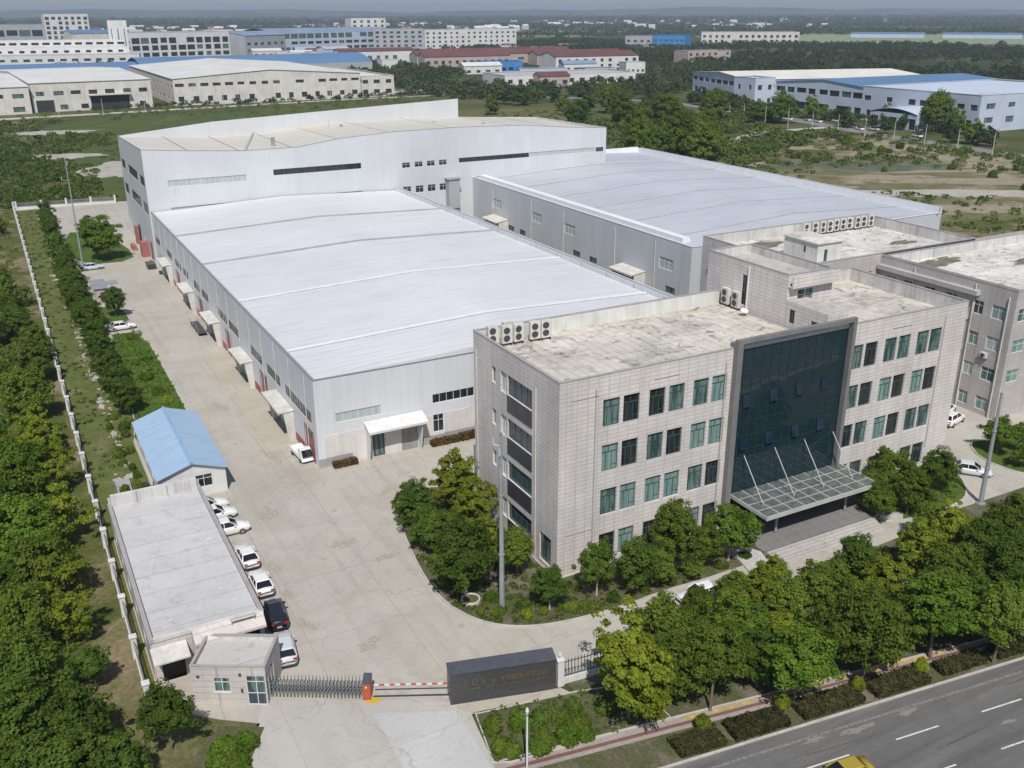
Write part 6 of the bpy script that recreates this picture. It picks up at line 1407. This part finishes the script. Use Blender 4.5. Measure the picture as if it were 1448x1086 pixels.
far_building('strip_glass_works', 'grey works with two blue glass strips at the far picture edge', 'factory', -70, 1690, 178, 60, 40, 'grey_wall', 'bluegrey_roof', 'flat', [(8,17,10,.9,B_),(23,32,10,.9,B_)], (), 5)
far_building('apartment_block', 'tall pale concrete frame apartment block among low white works', 'apartment block', 128, 1990, 74, 34, 54, 'white_wall', 'lite_roof', 'flat', [(4+k*8,9.5+k*8,7,.6,D) for k in range(6)], (), 3)
far_building('cream_works', 'cream works with a bright blue roof between apartment block and white office', 'factory', 140, 1640, 70, 50, 27, 'beige_wall', 'blue_roof', 'gablex', [(4,8,9,.5,D),(12,16,9,.5,D)], (), 10, rise=5)
t = far_building('glazed_works', 'long blue grey works with a green glass band and curved grey roof', 'factory', 398, 1480, 236, 90, 27, 'bluewhite_wall', 'bluegrey_roof', 'arch', [(19,26,16,.9,H_),(11,15,16,.8,B_),(3,7,16,.8,B_)], [(10,18,6,.7,B_)], 20, rise=6)
far_building('grey_works', 'blue grey gabled works before the end of the long glazed works', 'factory', 337, 1400, 84, 70, 26, 'grey_wall', 'bluegrey_roof', 'gablex', [(4,8,6,.5,D),(13,17,6,.5,D)], (), 35, rise=5)
far_building('white_block', 'long white four storey block of small dark windows', 'office building', 640, 1485, 166, 40, 29, 'white_wall', 'lite_roof', 'flat', [(3+k*6.4,6.2+k*6.4,16,.42,D) for k in range(4)], (), 1)
far_building('grey_block', 'grey block joined to the end of the long white block', 'office building', 566, 1515, 78, 40, 31, 'grey_wall', 'grey_roof', 'flat', [(4+k*6.6,7.5+k*6.6,7,.5,D) for k in range(4)], (), -20)  # grey is the block's own even wall colour
far_building('rooftop_house', 'cream house rising behind the grey block', 'house', 560, 1600, 60, 30, 46, 'beige_wall', 'lite_roof', 'flat', [(32,36,5,.4,D),(39,43,5,.4,D)], (), 0)
for k, (x, y, w_, d_, lab) in enumerate([(430,1000,100,22,'first red roofed shed from the long white block, nearest the blue fronted one'),(440,1045,180,24,'long red roofed shed in the second row'),(470,1090,190,24,'red roofed shed in the last row before the white block'),(560,985,110,24,'red roofed shed between blue front and arched white building')]):
    far_building('red_roof_shed', lab, 'shed', x, y, w_, d_, 10.5, 'pink_wall', 'red_roof', 'gablex', [(3,6.5,12,.5,D)], (), -4, 'red roofed sheds', rise=4.5)
far_building('blue_front_shop', 'bright blue fronted low shop before the red roofs', 'shop', 440, 895, 48, 20, 9.6, 'blue_wall', 'blue_roof', 'flat', [(1,4,6,.7,B_)], (), -10)
far_building('arched_white_building', 'white building with round dark windows under a dull red roof', 'building', 534, 900, 98, 42, 12.0, 'white_wall', 'red_roof', 'gablex', [(1.5,4.0,10,.4,D),(6.3,9.6,10,.42,D)], (), -5, rise=4.5)
far_building('grey_roof_works', 'low white works with a flat grey roof among the estate trees', 'factory', 372, 706, 118, 50, 8.6, 'white_wall', 'grey_roof', 'flat', [(2.0,5.4,13,.5,D)], (), -6)
far_building('red_porch_house', 'small dark red fronted house before the grey flat roof works', 'house', 395, 690, 26, 14, 8, 'pink_wall', 'red_roof', 'gablex', [(2,5,3,.5,D)], (), -6, rise=3)
far_building('white_arcade', 'low white building with arched openings before the glazed works', 'building', 380, 1130, 92, 30, 13, 'white_wall', 'red_roof', 'gablex', [(1,8,9,.5,H_)], (), -3, rise=3)
far_building('bright_blue_building', 'bright blue and grey three storey building standing alone in trees', 'building', 930, 1277, 50, 40, 21, 'blue_wall', 'blue_roof', 'flat', [(5,8,6,.7,B_),(12,15,6,.7,H_)], (), -52)
far_building('grey_wing', 'grey windowed wing joined to the bright blue building', 'building', 903, 1312, 43, 40, 20, 'grey_wall', 'blue_roof', 'flat', [(4,7,4,.5,D),(11,14,4,.5,D)], (), -52)
far_building('airfield_building', 'long beige arcaded building with pale blue roof beside the airfield', 'building', 1170, 1460, 172, 44, 20, 'beige_wall', 'bluegrey_roof', 'flat', [(2,7,16,.5,D),(10,15,16,.5,D)], (), -35)
far_building('pink_building', 'small pink walled building half sunk in the wood before the airfield', 'building', 720, 920, 62, 26, 13, 'pink_wall', 'lite_roof', 'flat', [(3,6,7,.4,D),(8,11,7,.4,D)], (), 0)
for k in range(7):
    x, y = 1480+k*110, 1560-k*150; far_building('long_blue_shed', 'pale blue low shed in the line along the far side of the airfield', 'shed', x+230, y+60, 150, 22, 8, 'bluewhite_wall', 'blue_roof', 'gablex', (), (), -54, 'airfield sheds', rise=3)
# pale blue works beyond the estate road
t = far_building('cream_roof_works', 'pale blue works with a big cream roof beyond the estate road', 'factory', 436, 494, 130, 88, 15, 'bluewhite_wall', 'cream_roof', 'gablex', [(9,12,10,.6,B_)], [(9.8,12.6,9,.85,B_),(2,6,7,.5,B_)], -15, rise=2.5)
far_building('entrance_tower', 'square pale blue entrance tower in front of the cream roofed works', 'tower', 426, 476, 16, 20, 17.2, 'bluewhite_wall', 'cream_roof', 'flat', [(2,5,2,.4,D),(10,13,2,.4,D)], [(2,5,2,.4,H_),(10,13,2,.3,D)])
far_building('blue_roof_works', 'pale blue works with a wide blue roof and dark window band', 'factory', 441, 394, 120, 80, 15, 'bluewhite_wall', 'blue_roof', 'gablex', (), [(9.4,12.6,9,.84,B_),(.2,4.5,5,.8,B_)], 0, rise=3)
t = far_building('grey_front_works', 'pale grey blue two storey works nearest the estate road', 'factory', 428, 318, 110, 74, 17.6, 'bluewhite_wall', 'lite_roof', 'flat', [(4,7,7,.4,H_),(11,13.6,7,.4,H_)], [(10.2,13.0,10,.6,D),(2.6,5.6,7,.35,D)], 0)
MB().box(.6, 100, 10, 73, 17.0, 17.5).build('roof_sheet', M['bluewhite_wall'], t)
far_building('entrance_porch', 'low curved pale blue porch in front of the grey blue works', 'porch', 409, 338, 18.6, 30, 7.6, 'bluewhite_wall', 'bluewhite_wall', 'arch', (), [(.2,5.5,5,.75,B_)], 0, rise=2.2)
# mixed small works and the villages on the plain
r9 = random.Random(44)
for k in range(26):
    x, y = r9.uniform(330,620), r9.uniform(1640,2150)
    far_building('far_workshop', 'small pale workshop in the jumble behind the glazed works', 'workshop', x, y, r9.uniform(30,80), r9.uniform(20,40), r9.uniform(9,24), r9.choice(['white_wall','beige_wall','grey_wall','white_wall']), r9.choice(['lite_roof','bluegrey_roof','grey_roof','red_roof']), r9.choice(['flat','gablex']), [(3,6,5,.5,D)], (), r9.uniform(-25,25), 'jumbled far workshops')
def village_house(wmat, rmat):
    m = MB(); m.box(0,16,0,9,0,6.5); m.poly([(0,0,6.5),(0,9,6.5),(0,4.5,9.5)],0); m.poly([(16,0,6.5),(16,9,6.5),(16,4.5,9.5)],0)
    m.poly([(-.5,-.5,6.3),(16.5,-.5,6.3),(16.5,4.5,9.7),(-.5,4.5,9.7)],1); m.poly([(-.5,4.5,9.7),(16.5,4.5,9.7),(16.5,9.5,6.3),(-.5,9.5,6.3)],1)
    return m.mesh('village_house', [M[wmat], M[rmat]])
VH = [village_house('white_wall','lite_roof'), village_house('beige_wall','red_roof'), village_house('white_wall','grey_roof')]
cents = [(300,2900,260,40),(560,3300,300,50),(1050,3600,420,60),(1500,3900,300,60),(2050,3500,300,50),(2700,4300,500,80),(3300,3900,400,60),(3900,4100,400,60),(4700,4500,400,70),(5200,3400,400,70),(1500,2900,200,40),(900,2600,150,30),(2300,2700,300,50)]
for k in range(200):
    cx, cy, sx, sy = cents[k % len(cents)]; x, y = cx+r9.gauss(0,sx*.6), cy+r9.gauss(0,sy*1.6)
    o = link('village_house', VH[r9.randrange(3)], None, (x, y, 0), r9.uniform(-.5,.3), (r9.uniform(1,2.6), 1.2, r9.uniform(1.0,1.7))); tag(o, 'tiny pale house in the villages strung across the far plain', 'house', 'far village houses')
# woods: far off, nobody could count the trees
def wood(label, poly, n, r0_, r1_, per, size, mat=None, zmul=.9, keep=None):
    P = rand_in(poly, n)
    if keep: P = P[keep(P)]
    P[:,2] = 1.0; scatter_mesh('far_wood', label, 'wood', P, NR.uniform(r0_, r1_, len(P)), M[mat or 'leaf_far'], per, size, zmul, 1.0)
kn = lambda f, a, th: (lambda P: (np.sin(P[:,0]*f)+np.cos(P[:,1]*f*1.3+P[:,0]*f*.4)+NR.normal(0,a,len(P))) > th)
wood('dense dark wood stretching beyond the pale blue works', [(575,330),(640,440),(600,560),(700,860),(850,1240),(1150,1380),(1500,1050),(1650,900),(1300,500),(900,280)], 2700, 4, 7.5, 46, .23, None, 1.0, kn(.012,.6,-.9))
wood('belt of trees between the estate buildings', [(300,560),(420,560),(560,620),(700,700),(700,880),(640,890),(500,690),(360,700),(330,740),(430,880),(400,1110),(330,1090),(300,860),(280,700)], 620, 3.5, 6.5, 50, .22, None, 1.0, lambda P: (np.abs(P[:,0]-381) < 400) & ~((P[:,0] > 365)&(P[:,0] < 500)&(P[:,1] > 680)&(P[:,1] < 765)))
wood('wood behind the red roofed sheds around the bright blue building', [(640,960),(720,940),(900,1180),(1150,1430),(1000,1700),(760,1560),(820,1480),(680,1240),(640,1150)], 1500, 4, 8, 40, .24, None, 1.0, kn(.01,.7,-.8))
wood('tree clumps before the white works at the far edge', [(20,1130),(360,1130),(420,1250),(560,1300),(640,1420),(820,1440),(820,1300),(640,1180),(500,1180),(380,1180),(300,1090),(20,1100)], 700, 4, 7.5, 40, .24, None, 1.0, kn(.02,.8,-.3))
wood('trees lining the works road beyond the field', [(60,645),(300,648),(300,666),(60,662)], 90, 1.5, 3.2, 60, .2, None)
wood('trees in front of the pale blue works beyond the estate road', [(404,300),(424,300),(424,470),(404,470)], 70, 2, 4, 60, .2, None)
wood('open wood fading into haze across the far plain', [(-400,1500),(300,1750),(900,1900),(1500,2000),(2200,1500),(2900,1100),(4200,2600),(2600,4200),(-600,4200)], 6500, 7, 15, 20, .32, None, .7, kn(.004,.9,-.35))
wood('low wooded horizon line of the plain', [(-1500,4200),(2600,4200),(4200,2600),(7500,4500),(5200,8200),(-2500,8200)], 6500, 16, 34, 12, .42, None, .55, kn(.0022,.9,-.3))

# roadside poles, parked vehicles and small shops of the estate
def tiny_vehicle(m_):
    m = MB(); m.hexa([(-2.2,-.9,.3),(2.2,-.9,.3),(2.2,.9,.3),(-2.2,.9,.3)],[(-2.2,-.9,.95),(2.1,-.85,.85),(2.1,.85,.85),(-2.2,.9,.95)]); m.hexa([(-1.9,-.8,.95),(1.0,-.8,.9),(1.0,.8,.9),(-1.9,.8,.95)],[(-1.4,-.65,1.5),(.3,-.65,1.5),(.3,.65,1.5),(-1.4,.65,1.5)],1)
    for x in (-1.4,1.4): m.box(x-.3,x+.3,-.92,.92,0,.6,2)
    return m.mesh('parked_vehicle', [M[m_], M['g_car'], M['tyre']])
TV = [tiny_vehicle('car_white'), tiny_vehicle('car_white'), tiny_vehicle('car_silver'), tiny_vehicle('car_black')]
for k in range(44):
    x, y = r9.choice([(r9.uniform(388,398), r9.uniform(270,500)), (r9.uniform(300,360), r9.uniform(600,720)), (r9.uniform(420,520), r9.uniform(655,684)), (r9.uniform(402,408), r9.uniform(320,480)), (r9.uniform(250,330), r9.uniform(690,715))])
    o = link('parked_vehicle', TV[k % 4], None, (x, y, .08), r9.uniform(1.2,1.9) if x < 420 else r9.uniform(-.2,.2), (1.25,1.15,1.25)); tag(o, 'tiny vehicle standing along the distant estate roads', 'car', 'distant estate vehicles')
pm = MB(); pm.bar((0,0,0),(0,0,9.5),.16,.1,n=6); pme = pm.mesh('shaft', M['offwhite']); cme = MB().beam((-1.0,0,9.0),(1.0,0,9.0),.12,.12).mesh('cross_arm', M['steel_dark'])
for k in range(22):
    x, y = ((365, 262+k*17) if k < 12 else (40+(k-12)*24, 626+(k-12)*2.6)); t = thing('utility_pole', 'thin pale utility pole in the line beside the distant estate roads', 'pole', (x, y, 0), .4, 'estate utility poles'); link('shaft', pme, t); link('cross_arm', cme, t)
for k in range(30):
    x, y = r9.choice([(r9.uniform(330,420), r9.uniform(1240,1400)), (r9.uniform(640,860), r9.uniform(1180,1420)), (r9.uniform(410,640), r9.uniform(780,870)), (r9.uniform(300,380), r9.uniform(960,1120)), (r9.uniform(330,560), r9.uniform(1150,1240))])
    far_building('estate_workshop', 'small pale workshop among the trees between the bigger estate works', 'workshop', x, y, r9.uniform(14,46), r9.uniform(10,22), r9.uniform(5,11), r9.choice(['white_wall','white_wall','beige_wall','bluewhite_wall']), r9.choice(['lite_roof','grey_roof','red_roof','bluegrey_roof','lite_roof']), r9.choice(['flat','gablex']), [(1.2,3.6,4,.5,D)], (), r9.uniform(-20,20), 'small estate workshops')
